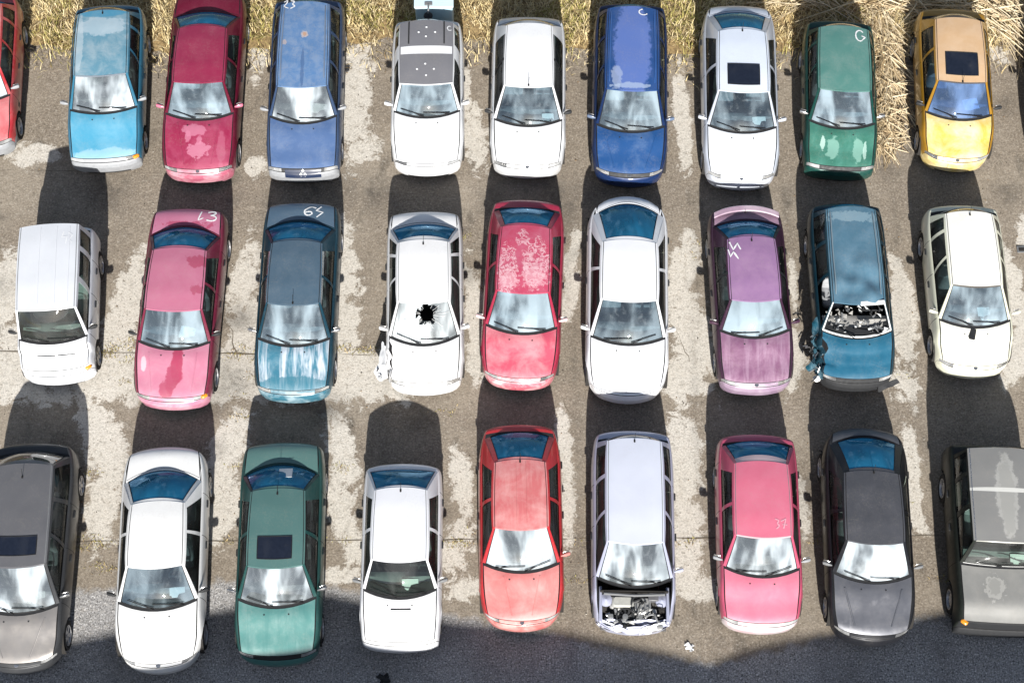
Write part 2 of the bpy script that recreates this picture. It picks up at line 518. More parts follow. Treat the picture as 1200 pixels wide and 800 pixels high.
class Car:
    def __init__(s, p):
        s.p = p
        s.L, s.W, s.H = p['L'], p.get('W', 1.68), p.get('H', 1.40)
        s.W0, s.W1, s.R1, s.R0 = p['W0'], p['W1'], p['R1'], p['R0']
        s.style = p.get('style', 'hatch')
        s.rt = p.get('rt', 0.62) * p.get('rk', 0.93)
        s.bw = p.get('bw', 0.20)
        s.bwr = p.get('bwr', 0.14)
        s.belt = p.get('belt', 0.92)
        s.fb, s.rb = p.get('fb', 0.22), p.get('rb', 0.14)
        s.uf = p.get('uf', 0.76)
        s.ur = s.L - p.get('ro', 0.74)
        sed = s.style in ('sedan',) or p.get('deck')
        hl = p.get('hl', 0.70)                      # height of the bonnet's leading edge
        ds = p.get('boxy', 0.0)
        k = [(0.0, 0.49), (0.035, 0.565), (0.07, 0.595), (0.085, 0.602), (0.145 - 0.03 * ds, hl - 0.035), (0.23, hl + 0.005),
             (0.5, hl + 0.055 + .05 * ds), (s.W0 - 0.08, s.belt - 0.015), (s.W0 + s.bw + 0.06, s.belt), ((s.W0 + s.R0) / 2, s.belt + 0.01),
             (s.R0 - s.bwr - 0.02, s.belt + 0.02)]
        k = [q for i, q in enumerate(k) if i == 0 or q[0] > k[i - 1][0] + 0.01]
        if sed or s.L - s.R0 > 0.35:
            k += [(s.R0 + 0.05, s.belt + 0.015), (s.L - 0.16, s.belt - 0.01), (s.L - 0.05, s.belt - 0.06), (s.L, s.belt - 0.16)]
            s.deck = True
        else:
            k += [(s.L - 0.03, s.belt + 0.0), (s.L, s.belt - 0.06)]
            s.deck = False
        kk = [k[0]]
        for q in k[1:]:
            if q[0] > kk[-1][0] + 0.008:
                kk.append(q)
        s.zt = pchip(kk)
        s.zr = pchip([(s.W1 - 0.05, s.H - 0.085), (s.W1 + 0.35 * (s.R1 - s.W1), s.H - 0.045),
                      (s.W1 + 0.7 * (s.R1 - s.W1), s.H - 0.05), (s.R1 + 0.05, s.H - 0.09)])
    def w(s, u):
        a = max(0.0, (1.0 - u) / 1.0)
        b = max(0.0, (u - (s.L - 1.0)) / 1.0)
        return s.W / 2 * (1 - s.p.get('tf', 0.12) * a * a - s.p.get('tr', 0.08) * b * b)
    def crown(s, u):
        return 0.035 * min(1.0, max(0.0, (u - 0.16) / 0.4)) * min(1.0, max(0.0, (s.L - 0.05 - u) / 0.2))
    def warp(s, x, u, z):
        xn = min(1.0, abs(x) / s.w(u))
        fade = max(0.0, 1 - u / 0.95) ** 2
        u2 = u + s.fb * (0.62 * xn ** 2 + 0.48 * xn ** 9) * fade
        fr = max(0.0, 1 - (s.L - u) / 0.8) ** 2
        u2 -= s.rb * (0.65 * xn ** 2 + 0.35 * xn ** 7) * fr
        if z < 0.32:
            u2 += (0.32 - z) * 0.35 * (fade - fr)
        return u2
    def pt(s, x, u, z):
        return (x, s.warp(x, u, z) - s.L / 2, z)
    def ring(s, u):
        z0, zt, w = 0.20, s.zt(u), s.w(u)
        half = [(w * a, z0 + (zt - z0) * b) for a, b in HALF]
        cr_ = s.crown(u)
        half += [(w * a, s.top_z(w * a, u)) for a in TOPX[1:]]
        return half                                       # from sill up to the centre line
    def top_z(s, x, u):
        """height of the closed body top (bonnet, boot lid) at x, u"""
        a = min(abs(x) / s.w(u), 0.895)
        z = s.zt(u) + s.crown(u) * (1 - (a / 0.895) ** 2)
        k = min(1.0, max(0.0, (u - 0.2) / 0.25)) * min(1.0, max(0.0, (s.W0 - 0.02 - u) / 0.12))
        t = min(1.0, max(0.0, (0.605 - a) / 0.05))
        return z + s.p.get('ridge', 0.013) * k * t * t * (3 - 2 * t)
    def bow(s, x, u):
        """the bonnet's rear edge and the boot's front edge run parallel to the curved foot of the glass"""
        q = min(1.0, abs(x) / (0.905 * s.w(s.W0 + s.bw)))
        if u < s.W0 + s.bw + 0.5:
            g = min(1.0, max(0.0, (u - 0.2) / (s.W0 - 0.05 - 0.2)))
            return s.bw * q * q * g * g * (3 - 2 * g)
        if s.deck:
            g = min(1.0, max(0.0, (s.L - 0.10 - u) / max(0.05, s.L - 0.10 - s.R0 - 0.05)))
            return -s.bwr * q * q * g * g * (3 - 2 * g)
        return 0.0
    def roof_pt(s, q, t, lift=0.0):
        """roof skin: q in -1..1 across, t 0 front .. 1 rear"""
        bt, br = s.p.get('bt', 0.07), s.p.get('br', 0.05)
        uf, ub = s.W1 + bt * q * q, s.R1 - br * q * q
        u = uf + (ub - uf) * t
        tt = (u - s.W1) / (s.R1 - s.W1)
        x = q * s.rt * (1 - s.p.get('rtap', 0.05) * max(0, tt) ** 1.5 + 0.02 * math.sin(math.pi * min(max(tt, 0), 1)))
        z = s.zr(u) + 0.055 * (1 - abs(q) ** 2.6) + lift
        dent = s.p.get('dent')
        if dent:
            z += dent * (mnoise.noise(Vector((x * 3.2, u * 2.6, 3.0)))) * (1 - abs(q) ** 4) * max(0.0, 1 - 2.4 * abs(t - 0.12))
        return (x, u - s.L / 2, z)

def emit(full, classes, parent, names):
    """split one point grid's faces into part meshes that keep the whole surface's normals"""
    V = np.array(full['v'])
    F = full['f']
    nrm = np.zeros_like(V)
    for f in F:
        a, b, c, d = (V[i] for i in f)
        n = np.cross(c - a, d - b)
        for i in f:
            nrm[i] += n
    ln = np.linalg.norm(nrm, axis=1)
    ln[ln == 0] = 1
    nrm /= ln[:, None]
    out = {}
    for cls in sorted(set(full['c'])):
        mats, mi, faces, used = [], [], [], {}
        for f, c, m in zip(F, full['c'], full['m']):
            if c != cls:
                continue
            if m not in mats:
                mats.append(m)
            mi.append(mats.index(m))
            faces.append(tuple(used.setdefault(i, len(used)) for i in f))
        idx = sorted(used, key=used.get)
        me = bpy.data.meshes.new(names.get(cls, cls))
        me.from_pydata([tuple(V[i]) for i in idx], [], faces)
        me.polygons.foreach_set('material_index', mi)
        o = link(names.get(cls, cls), me, mats, parent)
        me.normals_split_custom_set_from_vertices([tuple(nrm[i]) for i in idx])
        out[cls] = o
    return out

def rounded_pad(mb, c, s, mat, tilt=0.0):
    """upholstered block: superellipsoid-like cushion"""
    nu, nv = 14, 8
    P = []
    for i in range(nu):
        a = 2 * math.pi * i / nu
        row = []
        for j in range(nv + 1):
            b = -math.pi / 2 + math.pi * j / nv
            def sp(v, e):
                return math.copysign(abs(v) ** e, v)
            x = sp(math.cos(b), 0.35) * sp(math.cos(a), 0.35) * s[0] / 2
            y = sp(math.cos(b), 0.35) * sp(math.sin(a), 0.35) * s[1] / 2
            z = sp(math.sin(b), 0.35) * s[2] / 2
            y, z = y * math.cos(tilt) - z * math.sin(tilt), y * math.sin(tilt) + z * math.cos(tilt)
            row.append((c[0] + x, c[1] + y, c[2] + z))
        P.append(row)
    mb.grid(P, mat, close_u=True)

def add_seat(root, x, y, mat, w=0.48):
    mb = MB()
    rounded_pad(mb, (x, y, 0.50), (w, 0.50, 0.18), mat)
    rounded_pad(mb, (x, y + 0.30, 0.78), (w, 0.16, 0.62), mat, -0.28)
    rounded_pad(mb, (x, y + 0.42, 1.14), (w * 0.5, 0.10, 0.17), mat, -0.2)
    return mb.build('seat', root)

def make_car(p):
    c = Car(p)
    cx, cy = p['pos']
    a = math.radians(p['yaw'])
    # pos is the middle of the front bumper; the thing's base is the middle of the car
    ox = cx + math.sin(a) * c.L / 2
    oy = cy + math.cos(a) * c.L / 2
    root = thing(p['name'], p['label'], p.get('cat', 'car'), (ox, oy, 0), -a, p.get('group', 'cars parked in three rows'))
    L = c.L
    body_m = p['body']
    hood_m = p.get('hood', body_m)
    roof_m = p.get('roof', body_m)
    trunk_m = p.get('trunk', body_m)
    bump_m = p.get('bumper', body_m)
    trim = p.get('trim', M['rubber'])
    layout = LAYOUT[p.get('glaze', c.style)]
    ua, ud = c.W0 + c.bw, c.R0 - c.bwr              # base of the A pillar, base of the rearmost pillar
    two_door = len(layout) == 2 and c.style in ('coupe', 'targa')
    # door shut lines follow the gaps between the side windows
    def ub(f):
        return ua + (ud - ua) * f
    d1a = ua + 0.02
    d1b = ub((layout[0][1] + layout[1][0]) / 2)
    d2b = None if two_door else min(ub((layout[1][1] + (layout[2][0] if len(layout) > 2 else 0.93)) / 2), c.ur + 0.12)
    Ra = p.get('Ra', 0.365)
    # ---- stations
    sp = 0.012
    hood0, hood1 = 0.15, c.W0 - 0.045
    keys = [0.0, 0.035, 0.07, 0.084, 0.11, hood0 - sp, hood0, hood1, hood1 + sp, c.W0 + c.bw + 0.03, ud - 0.02,
            d1a - sp, d1a, d1b - sp, d1b, L - 0.11, L - 0.05, L]
    if d2b:
        keys += [d2b, d2b + sp]
    if c.deck:
        keys += [c.R0 + 0.03, c.R0 + 0.03 + sp]
    us = sorted(set(round(k, 4) for k in keys if 0 <= k <= L))
    full = [us[0]]
    for k in us[1:]:
        gap = k - full[-1]
        n = max(1, int(math.ceil(gap / 0.075)))
        b0 = full[-1]
        for i in range(1, n + 1):
            full.append(b0 + gap * i / n)
    us = full
    nh = len(HALF) + len(TOPX) - 1                  # points per half ring
    nr = 2 * nh - 1
    def jh(j):                                       # full ring index -> half ring index
        return j if j < nh else nr - 1 - j
    V, Z = [], []
    for u in us:
        h = c.ring(u)
        row = [(-x, z) for x, z in h] + [(x, z) for x, z in reversed(h[:-1])]
        V.append(row)
    # wheel arches
    def inside(u, z):
        for uc in (c.uf, c.ur):
            if (u - uc) ** 2 + (z - 0.30) ** 2 < Ra * Ra:
                return uc
        return None
    def snapped(u, z):
        uc = inside(u, z)
        if uc is None:
            return u, z
        if z < 0.30:
            dx = math.sqrt(max(0.0, Ra * Ra - (z - 0.30) ** 2))
            return uc + math.copysign(dx, u - uc), z
        d = math.hypot(u - uc, z - 0.30) or 1e-6
        return uc + (u - uc) / d * Ra, 0.30 + (z - 0.30) / d * Ra
    rip = p.get('rip')                               # crumpled corner: side (-1 left, 1 right), u range
    full = {'v': [], 'f': [], 'c': [], 'm': []}
    nu = len(us)
    for i, u in enumerate(us):
        for j in range(nr):
            x, z = V[i][j]
            uu, zz = u, z
            if jh(j) <= 6:
                uu, zz = snapped(u, z)
            elif jh(j) >= 9:
                sh = c.bow(x, u)
                if sh:
                    uu = u + sh
                    zz = c.top_z(x, uu)
            q = c.pt(x, uu, zz)
            if rip and x * rip[0] > 0.5 * c.w(u) and rip[1] < u < rip[2]:
                amp = rip[3] * math.sin(math.pi * (u - rip[1]) / (rip[2] - rip[1]))
                nz = mnoise.noise_vector(Vector((u * 9, zz * 9, 1.7 + rip[0])))
                k = min(1.0, (abs(x) / c.w(u) - 0.5) / 0.4)
                q = (q[0] + nz.x * amp * k, q[1] + nz.y * amp * k * .6, q[2] + nz.z * amp * k * .7)
            if p.get('hooddent') and 0.25 < u < c.W0 - .1 and jh(j) >= 8:
                t = (u - p['hooddent']) / 0.05
                q = (q[0], q[1], q[2] - 0.025 * math.exp(-t * t) * math.copysign(1, t) + 0.012 * mnoise.noise(Vector((x * 4, u * 5, 0))))
            if p.get('nose_rip') and u < 0.22 and z > 0.32:
                nz = mnoise.noise_vector(Vector((x * 5, z * 7, 4.2)))
                q = (q[0], q[1] + nz.y * p['nose_rip'] * 1.4, q[2] + (nz.z - .35) * p['nose_rip'])
            full['v'].append(q)
    def zcls(i, j):
        u = (us[i] + us[i + 1]) / 2
        jj = min(jh(j), jh(j + 1))
        side = 'l' if j < nh - 1 else 'r'
        span = us[i + 1] - us[i]
        # top opening of the cabin
        if jj >= 8 and c.W0 + c.bw + 0.03 <= u <= ud - 0.02:
            return None
        if p.get('no_hood') and jj >= 9 and 0.10 < u < hood1:
            return None
        if jj <= 5:
            q = [(us[i], V[i][j][1]), (us[i + 1], V[i + 1][j][1]), (us[i + 1], V[i + 1][j + 1][1]), (us[i], V[i][j + 1][1])]
            if all(inside(*t) is not None for t in q):
                return None
        if jj >= 8 and u > hood1 + sp - 0.001 and u < c.W0 + c.bw + 0.04:
            return ('body', M['plastic'])
        if jj >= 8 and ud - 0.03 < u < c.R0 - 0.01 and not (u > c.R0 + 0.0):
            return ('body', M['plastic'])
        # lamps and grille between bumper and bonnet
        if 0.084 < u < hood0 - sp - 0.001 and not p.get('no_hood'):
            if jj >= 11:
                return ('grille', p.get('grille_m', bump_m))
            if 6 <= jj <= 10:
                return ('headlight_' + side, p.get('lamp_m', M['lamp']))
        if u < 0.084 or (u < c.uf - Ra + 0.02 and jj <= 3):
            if 0.07 < u < 0.084:
                return ('front_bumper', M['seam'])
            return ('front_bumper', bump_m)
        if u > L - 0.11 and jj <= 4 or (u > c.ur + Ra - 0.02 and jj <= 2):
            return ('rear_bumper', bump_m)
        # bonnet
        if hood0 <= u <= hood1 and jj >= 9:
            return ('hood', hood_m)
        if (hood0 - sp <= u <= hood1 + sp) and jj == 8 and u > 0.14:
            return ('body', M['seam'])
        if jj >= 8 and (hood0 - sp < u < hood0 or hood1 < u < hood1 + sp):
            return ('body', M['seam'])
        if c.deck and u > c.R0 + 0.03:
            if jj >= 9 and u > c.R0 + 0.03 + sp:
                return ('trunk_lid', trunk_m)
            if jj >= 8:
                return ('body', M['seam'])
        # doors
        if 1 <= jj <= 6:
            for nm, b0, b1 in (('door_f', d1a, d1b - sp), ('door_r', d1b, d2b)):
                if b1 is None:
                    continue
                if b0 <= u <= b1 and (jj >= 1):
                    return (nm + side, body_m)
            gaps = [d1a - sp / 2, d1b - sp / 2] + ([d2b + sp / 2] if d2b else [])
            if span < 0.02 and any(abs(u - g) < 0.01 for g in gaps):
                return ('body', M['seam'])
        if jj == 0 and c.uf + Ra < u < c.ur - Ra and p.get('sill'):
            return ('body', M['plastic'])
        if jj == 3 and p.get('strip') and c.uf + Ra < u < c.ur - Ra:
            return ('body', M['plastic'])
        return ('body', body_m)
    for i in range(nu - 1):
        for j in range(nr - 1):
            k = zcls(i, j)
            if k is None:
                continue
            full['f'].append((i * nr + j, i * nr + j + 1, (i + 1) * nr + j + 1, (i + 1) * nr + j))
            full['c'].append(k[0])
            full['m'].append(k[1])
    # end caps, front and rear
    fr = [x / 0.895 for x in TOPX]
    lat = [-q for q in fr] + [q for q in reversed(fr[:-1])]
    for end in (0, nu - 1):
        u = us[end]
        h = c.ring(u)
        base = len(full['v'])
        nl = len(HALF)
        for jv in range(nl):
            xj, zj = h[jv]
            for k, q in enumerate(lat):
                z = zj if jv < nl - 1 else c.top_z(xj * q, u)
                full['v'].append(c.pt(xj * q, u, z))
        m = len(lat)
        for jv in range(nl - 1):
            for k in range(m - 1):
                f = (base + jv * m + k, base + jv * m + k + 1, base + (jv + 1) * m + k + 1, base + (jv + 1) * m + k)
                if end == 0:
                    f = f[::-1]
                full['f'].append(tuple(reversed(f)))
                zc = (h[jv][1] + h[jv + 1][1]) / 2
                if end == 0:
                    full['c'].append('front_bumper')
                    full['m'].append(M['plastic'] if (zc < 0.33 and 3 < k < m - 4) else bump_m)
                else:
                    if jv >= 4 and (k < 2 or k >= m - 3):
                        full['c'].append('tail_' + ('l' if k < 2 else 'r'))
                        full['m'].append(M['tail'])
                    elif jv >= 4:
                        full['c'].append('trunk_lid')
                        full['m'].append(trunk_m)
                    else:
                        full['c'].append('rear_bumper')
                        full['m'].append(bump_m)
    # ---- greenhouse: columns of (base, top) around the cabin
    nb = p.get('nrow', 7)
    def side_base(f, sg):
        u = ua + (ud - ua) * f
        return Vector((sg * 0.905 * c.w(u), u - L / 2, c.zt(u) - 0.006))
    def side_top(f, sg):
        return Vector(c.roof_pt(sg, f))
    def front_base(q):
        u = c.W0 + c.bw * q * q
        x = q * 0.905 * c.w(ua)
        return Vector((x, u - L / 2, c.top_z(x, u) - 0.006 - 0.0 * abs(q)))
    def rear_base(q):
        u = c.R0 - c.bwr * q * q
        x = q * 0.905 * c.w(ud)
        return Vector((x, u - L / 2, c.top_z(x, u) - 0.006))
    def column(B, T, bulge, nv=nb, v0=0.0, v1=1.0):
        out = []
        for k in range(nv):
            v = v0 + (v1 - v0) * k / (nv - 1)
            e = bulge * 4 * v * (1 - v)
            out.append(B.lerp(T, v) + e)
        return out
    shell = {'v': [], 'f': [], 'c': [], 'm': []}
    glasses = []
    def patch(cols, cls, mat):
        base = len(shell['v'])
        nv = len(cols[0])
        for col_ in cols:
            shell['v'] += [tuple(q) for q in col_]
        for i in range(len(cols) - 1):
            for k in range(nv - 1):
                shell['f'].append((base + i * nv + k, base + (i + 1) * nv + k, base + (i + 1) * nv + k + 1, base + i * nv + k + 1))
                shell['c'].append(cls)
                shell['m'].append(mat)
    def end_glass(basef, topt, nm, gmat, outdir, qg, vlo, vhi, frame_m):
        bl = lambda q: Vector((0, outdir * 0.05, 0.055)) * (1 - q * q)
        n = 21
        def cols(q0, q1, v0, v1, nn, off=Vector((0, 0, 0)), nv=nb):
            r = []
            for i in range(nn):
                q = q0 + (q1 - q0) * i / (nn - 1)
                r.append([x + off for x in column(basef(q), Vector(c.roof_pt(q, topt)), bl(q), nv, v0, v1)])
            return r
        flip = outdir > 0
        def pp(cc, cls, m):
            patch(cc[::-1] if flip else cc, cls, m)
        pp(cols(-1, -qg, 0, 1, 3), 'body', p.get('pillar', body_m))
        pp(cols(qg, 1, 0, 1, 3), 'body', p.get('pillar', body_m))
        pp(cols(-qg, qg, 0, vlo, n, nv=2), 'body', frame_m)
        pp(cols(-qg, qg, vhi, 1, n, nv=3), 'body', p.get('header', roof_m))
        ins = Vector((0, -outdir * 0.004, -0.007))
        pp(cols(-qg, -qg + 0.022, vlo, vhi, 2), 'body', M['rubber'])
        pp(cols(qg - 0.022, qg, vlo, vhi, 2), 'body', M['rubber'])
        if gmat is None:
            return None
        g = MB()
        hi_n, hi_v = (61, 31) if p.get('hole') and nm == 'windscreen' else (n, 9)
        cc = cols(-qg + 0.02, qg - 0.02, vlo, vhi, hi_n, ins, hi_v)
        if flip:
            cc = cc[::-1]
        sk = None
        if p.get('hole') and nm == 'windscreen':
            hx, hv, rx, rv = p['hole']
            def sk(i, k):
                qx = (i + .5) / (hi_n - 1) * 2 - 1
                qv = (k + .5) / (hi_v - 1)
                r = math.hypot((qx - hx) / rx, (qv - hv) / rv)
                return r + 0.55 * mnoise.noise(Vector((qx * 6, qv * 5, 2.0))) < 1.0
        g.grid(cc, gmat, sk)
        return g.build(nm, root, sharp=0)
    ws_m = p.get('wind', M['wind'])
    end_glass(front_base, 0.0, 'windscreen', ws_m, -1, 0.93, 0.03, 0.965, p.get('wframe', M['rubber']))
    qg = p.get('rear_q', 0.925)
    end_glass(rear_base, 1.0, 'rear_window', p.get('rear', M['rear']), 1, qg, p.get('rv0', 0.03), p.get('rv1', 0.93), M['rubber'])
    # sides
    for sg in (-1, 1):
        def cols(f0b, f1b, f0t, f1t, nn, v0=0.0, v1=1.0, nv=nb, off=0.0):
            r = []
            for i in range(nn):
                t = i / (nn - 1)
                fb_, ft_ = f0b + (f1b - f0b) * t, f0t + (f1t - f0t) * t
                k = min(1.0, 5 * ((fb_ + ft_) / 2), 5 * (1 - (fb_ + ft_) / 2))
                bl = Vector((sg * (0.035 * max(0, k)), 0, 0.012))
                r.append([q + Vector((-sg * off, 0, 0)) for q in column(side_base(fb_, sg), side_top(ft_, sg), bl, nv, v0, v1)])
            return r if sg < 0 else r[::-1]
        edges = [(0.0, 0.0)]
        for (b0, b1, t0, t1) in layout:
            edges += [(b0, t0), (b1, t1)]
        edges.append((1.0, 1.0))
        for i in range(0, len(edges), 2):
            (b0, t0), (b1, t1) = edges[i], edges[i + 1]
            if b1 - b0 < 1e-4 and t1 - t0 < 1e-4:
                continue
            mid = 0 < i < len(edges) - 2
            patch(cols(b0, b1, t0, t1, 3 if mid else 4), 'body', p.get('bpillar', body_m) if mid else p.get('pillar', body_m))
        for k, (b0, b1, t0, t1) in enumerate(layout):
            v0, v1 = 0.06, 0.90
            patch(cols(b0, b1, t0, t1, 8, 0, v0, 2), 'body', M['rubber'])
            patch(cols(b0, b1, t0, t1, 8, v1, 1, 3), 'body', p.get('drip', body_m))
            if p.get('no_side') and p['no_side'] == (sg, k):
                continue
            g = MB()
            g.grid(cols(b0, b1, t0, t1, 8, v0, v1, nb, 0.012), p.get('side', M['side']))
            g.build('side_window', root, sharp=0)
    nbv = len(full['v'])
    full['v'] += shell['v']
    full['f'] += [tuple(i + nbv for i in f) for f in shell['f']]
    full['c'] += shell['c']
    full['m'] += shell['m']
    names = {'headlight_l': 'headlight', 'headlight_r': 'headlight', 'tail_l': 'tail_light', 'tail_r': 'tail_light',
             'door_fl': 'door', 'door_fr': 'door', 'door_rl': 'door', 'door_rr': 'door'}
    parts = emit(full, None, root, names)
    body = parts['body']
    # inner liners, floor pan, bulkhead live in the underbody part
    ub_ = MB()
    for uc in (c.uf, c.ur):
        for sg in (-1, 1):
            P = []
            xo = sg * (c.w(uc) * 0.985)
            xi = sg * (c.W / 2 - 0.34)
            for k in range(13):
                t = math.pi * (k / 12)
                P.append([(xo, uc - L / 2 + (Ra + 0.004) * math.cos(t), 0.30 + (Ra + 0.004) * math.sin(t)),
                          (xi, uc - L / 2 + (Ra + 0.004) * math.cos(t), 0.30 + (Ra + 0.004) * math.sin(t))])
            ub_.grid(P, M['under'])
    ub_.box((0, 0, 0.25), (c.W - 0.66, L - 0.5, 0.10), M['under'])
    ub_.box((0, (c.uf + c.ur) / 2 - L / 2, 0.25), (c.W - 0.2, c.ur - c.uf - 2 * Ra - 0.06, 0.08), M['under'])
    # bulkhead under the windscreen, so the engine bay stays dark
    ub_.box((0, c.W0 + c.bw + 0.10 - L / 2, 0.52), (c.W - 0.36, 0.03, 0.5), M['under'])
    ub_.build('underbody', root)
    # roof
    rf = MB()
    nt_ = 25
    qs = sorted([-1 + i / 10 for i in range(21)] + [-0.955, -0.93, 0.93, 0.955])
    nq = len(qs)
    P = [[c.roof_pt(q, k / (nt_ - 1), 0.0 if abs(q) == 1 else 0.006) for k in range(nt_)] for q in qs]
    band = p.get('roof_bands')
    gut = p.get('gutter', M['seam'])
    def rmat(i, k):
        t = (k + .5) / (nt_ - 1)
        if band:
            for (t0, t1, mm) in band:
                if t0 <= t < t1 and 0 < i < nq - 2:
                    return mm
        if gut and abs(abs(qs[i] + qs[i + 1]) / 2 - 0.9425) < 0.004:
            return gut
        return roof_m
    rf.grid([r for r in P], roof_m, matfn=rmat)
    roof = rf.build('roof', root, sharp=0)
    sr = p.get('sunroof')
    if sr:
        t0, t1, q0, q1 = sr
        g = MB()
        g.grid([[c.roof_pt(q0 + (q1 - q0) * i / 8, t0 + (t1 - t0) * k / 6, 0.014) for k in range(7)] for i in range(9)], M['sunroof'])
        fr_ = [c.roof_pt(q0 + (q1 - q0) * i / 8, t0, 0.012) for i in range(9)] + [c.roof_pt(q1, t0 + (t1 - t0) * k / 6, 0.012) for k in range(1, 7)] \
            + [c.roof_pt(q1 - (q1 - q0) * i / 8, t1, 0.012) for i in range(1, 9)] + [c.roof_pt(q0, t1 - (t1 - t0) * k / 6, 0.012) for k in range(1, 7)]
        g.tube(fr_, 0.009, M['rubber'], 5)
        g.build('sunroof', roof)
    if p.get('rails'):
        for sg in (-1, 1):
            g = MB()
            pts = [c.roof_pt(sg * 0.84, 0.08 + 0.88 * k / 12, 0.035 if 0 < k < 12 else 0.004) for k in range(13)]
            g.tube(pts, 0.014, p.get('rail_m', body_m), 6)
            g.build('roof_rail', roof)
    if p.get('ribs'):
        g = MB()
        for q in p['ribs']:
            g.tube([c.roof_pt(q, 0.06 + 0.9 * k / 12, 0.006) for k in range(13)], 0.008, roof_m, 6)
        g.build('roof_rib', roof)
    if p.get('antenna'):
        g = MB()
        q0 = Vector(c.roof_pt(p['antenna'][0], p['antenna'][1], 0.0))
        g.box(q0 + Vector((0, 0, 0.012)), (0.035, 0.06, 0.03), M['rubber'], 0.01)
        g.tube([q0 + Vector((0, 0, 0.02)), q0 + Vector((0.005, 0.06, 0.08)), q0 + Vector((0.01, 0.12, 0.15))], 0.005, M['rubber'], 5)
        g.build('antenna', roof)
    # wheels
    kind = p.get('wheel', 0)
    for (uc, k) in ((c.uf, 'f'), (c.ur, 'r')):
        for sg in (-1, 1):
            wo = bpy.data.objects.new('wheel', TYRE_ME)
            COL.objects.link(wo)
            wo.parent = root
            wo.location = (sg * (c.w(uc) - 0.10), uc - L / 2, 0.303)
            wo.rotation_euler = (0, 0, 0 if sg > 0 else math.pi)
            ro = bpy.data.objects.new('rim', RIM_ME[kind])
            COL.objects.link(ro)
            ro.parent = wo
    # door handles, mirrors
    for sg, sd in ((-1, 'l'), (1, 'r')):
        for nm, u in (('door_f' + sd, d1b - 0.16), ('door_r' + sd, (d2b or 0) - 0.16)):
            if nm in parts and u > 0.5:
                g = MB()
                x = sg * c.w(u) * 0.998
                g.box((x, u - L / 2, 0.20 + (c.zt(u) - 0.2) * 0.70), (0.045, 0.16, 0.03), p.get('handle_m', M['plastic']), 0.012)
                g.build('handle', parts[nm])
        if p.get('no_mirror') == sg or p.get('no_mirror') == 0:
            continue
        g = MB()
        u = ua + 0.10
        x0 = sg * (c.w(u) * 0.90)
        mm = p.get('mirror_m', body_m)
        P = []
        n1, n2 = 10, 7
        for i in range(n1):
            al = 2 * math.pi * i / n1
            row = []
            for k in range(n2 + 1):
                t = k / n2
                prof = [0.35, 0.62, 0.85, 0.97, 1.0, 0.98, 0.86, 0.0][k]
                row.append((x0 + sg * (0.02 + 0.19 * min(t * 1.1, 1.0)), u - L / 2 + 0.038 * prof * math.cos(al) + 0.06 * t,
                            c.zt(u) + 0.055 + 0.05 * prof * math.sin(al)))
            P.append(row)
        g.grid(P, mm, close_u=True)
        g.box((x0 + sg * 0.12, u - L / 2 + 0.085, c.zt(u) + 0.055), (0.13, 0.012, 0.07), M['chrome'], 0.004, rot=sg * 0.3)
        g.build('mirror', root)
    # wipers
    if p.get('wipers', True):
        g = MB()
        for (xa, xb) in (((0.52, -0.08), (-0.06, -0.60)) if p.get('wdir', 1) > 0 else ((-0.52, 0.08), (0.06, 0.60))):
            def on(x, v):
                q = max(-0.9, min(0.9, x / (0.905 * c.w(ua))))
                B, T = front_base(q), Vector(c.roof_pt(q, 0.0))
                return B.lerp(T, v) + Vector((0, -0.05, 0.055)) * (1 - q * q) * 4 * v * (1 - v) + Vector((0, -0.012, 0.02))
            pts = [on(xa + (xb - xa) * k / 8, 0.05 + 0.10 * math.sin(math.pi * 0.5 * k / 8)) for k in range(9)]
            g.tube(pts, 0.009, M['rubber'], 5)
            g.tube([on(xa, -0.01), pts[4] + Vector((0, -0.002, 0.012))], 0.008, M['rubber'], 5)
        g.build('wiper', root)
    # interior
    sm = p.get('seat_m', M['cloth'])
    sy = c.W0 + c.bw + 0.95 - L / 2
    g = MB()
    d0, d1 = c.W0 + 0.04 - L / 2, c.W0 + c.bw + 0.34 - L / 2
    nd = 12
    P = []
    for i in range(nd + 1):
        q = -1 + 2 * i / nd
        x = q * (0.84 * c.w(ua))
        row = []
        for (t, z) in ((0.0, -0.03), (0.45, -0.025), (0.75, 0.0 + 0.03 * (1 if 0.15 < q < 0.75 else 0)), (1.0, -0.05), (1.02, -0.30)):
            row.append((x, d0 + (d1 - d0) * t + 0.12 * q * q * (1 - t), c.belt + z))
        P.append(row)
    g.grid(P, p.get('dash_m', M['dash']))
    g.build('dashboard', root)
    g = MB()
    sc_ = Vector((0.36, d1 + 0.14, 0.84))
    pts = [sc_ + Vector((0.18 * math.cos(t), 0.18 * math.sin(t) * 0.45, 0.18 * math.sin(t) * 0.9)) for t in [2 * math.pi * i / 18 for i in range(19)]]
    g.tube(pts, 0.014, M['plastic'], 6)
    g.tube([sc_ + Vector((-0.17, 0, 0)), sc_ + Vector((0.17, 0, 0))], 0.02, M['plastic'], 6)
    g.tube([sc_, sc_ + Vector((0, -0.2, -0.05))], 0.03, M['plastic'], 6)
    g.build('steering_wheel', root)
    for x in (-0.36, 0.36):
        add_seat(root, x, sy, sm)
    if c.R0 - c.W0 > 1.9:
        g = MB()
        yb = sy + 0.92
        rounded_pad(g, (0, yb, 0.48), (1.24, 0.48, 0.18), sm)
        rounded_pad(g, (0, yb + 0.28, 0.74), (1.24, 0.16, 0.52), sm, -0.3)
        g.build('rear_bench', root)
    # number plate
    if p.get('plate', False):
        g = MB()
        g.box((0, c.pt(0, 0.0, 0.42)[1] - 0.008, 0.41), (0.50, 0.012, 0.11), p.get('plate_m', M['plate']), 0.004)
        g.build('number_plate', parts.get('front_bumper', root))
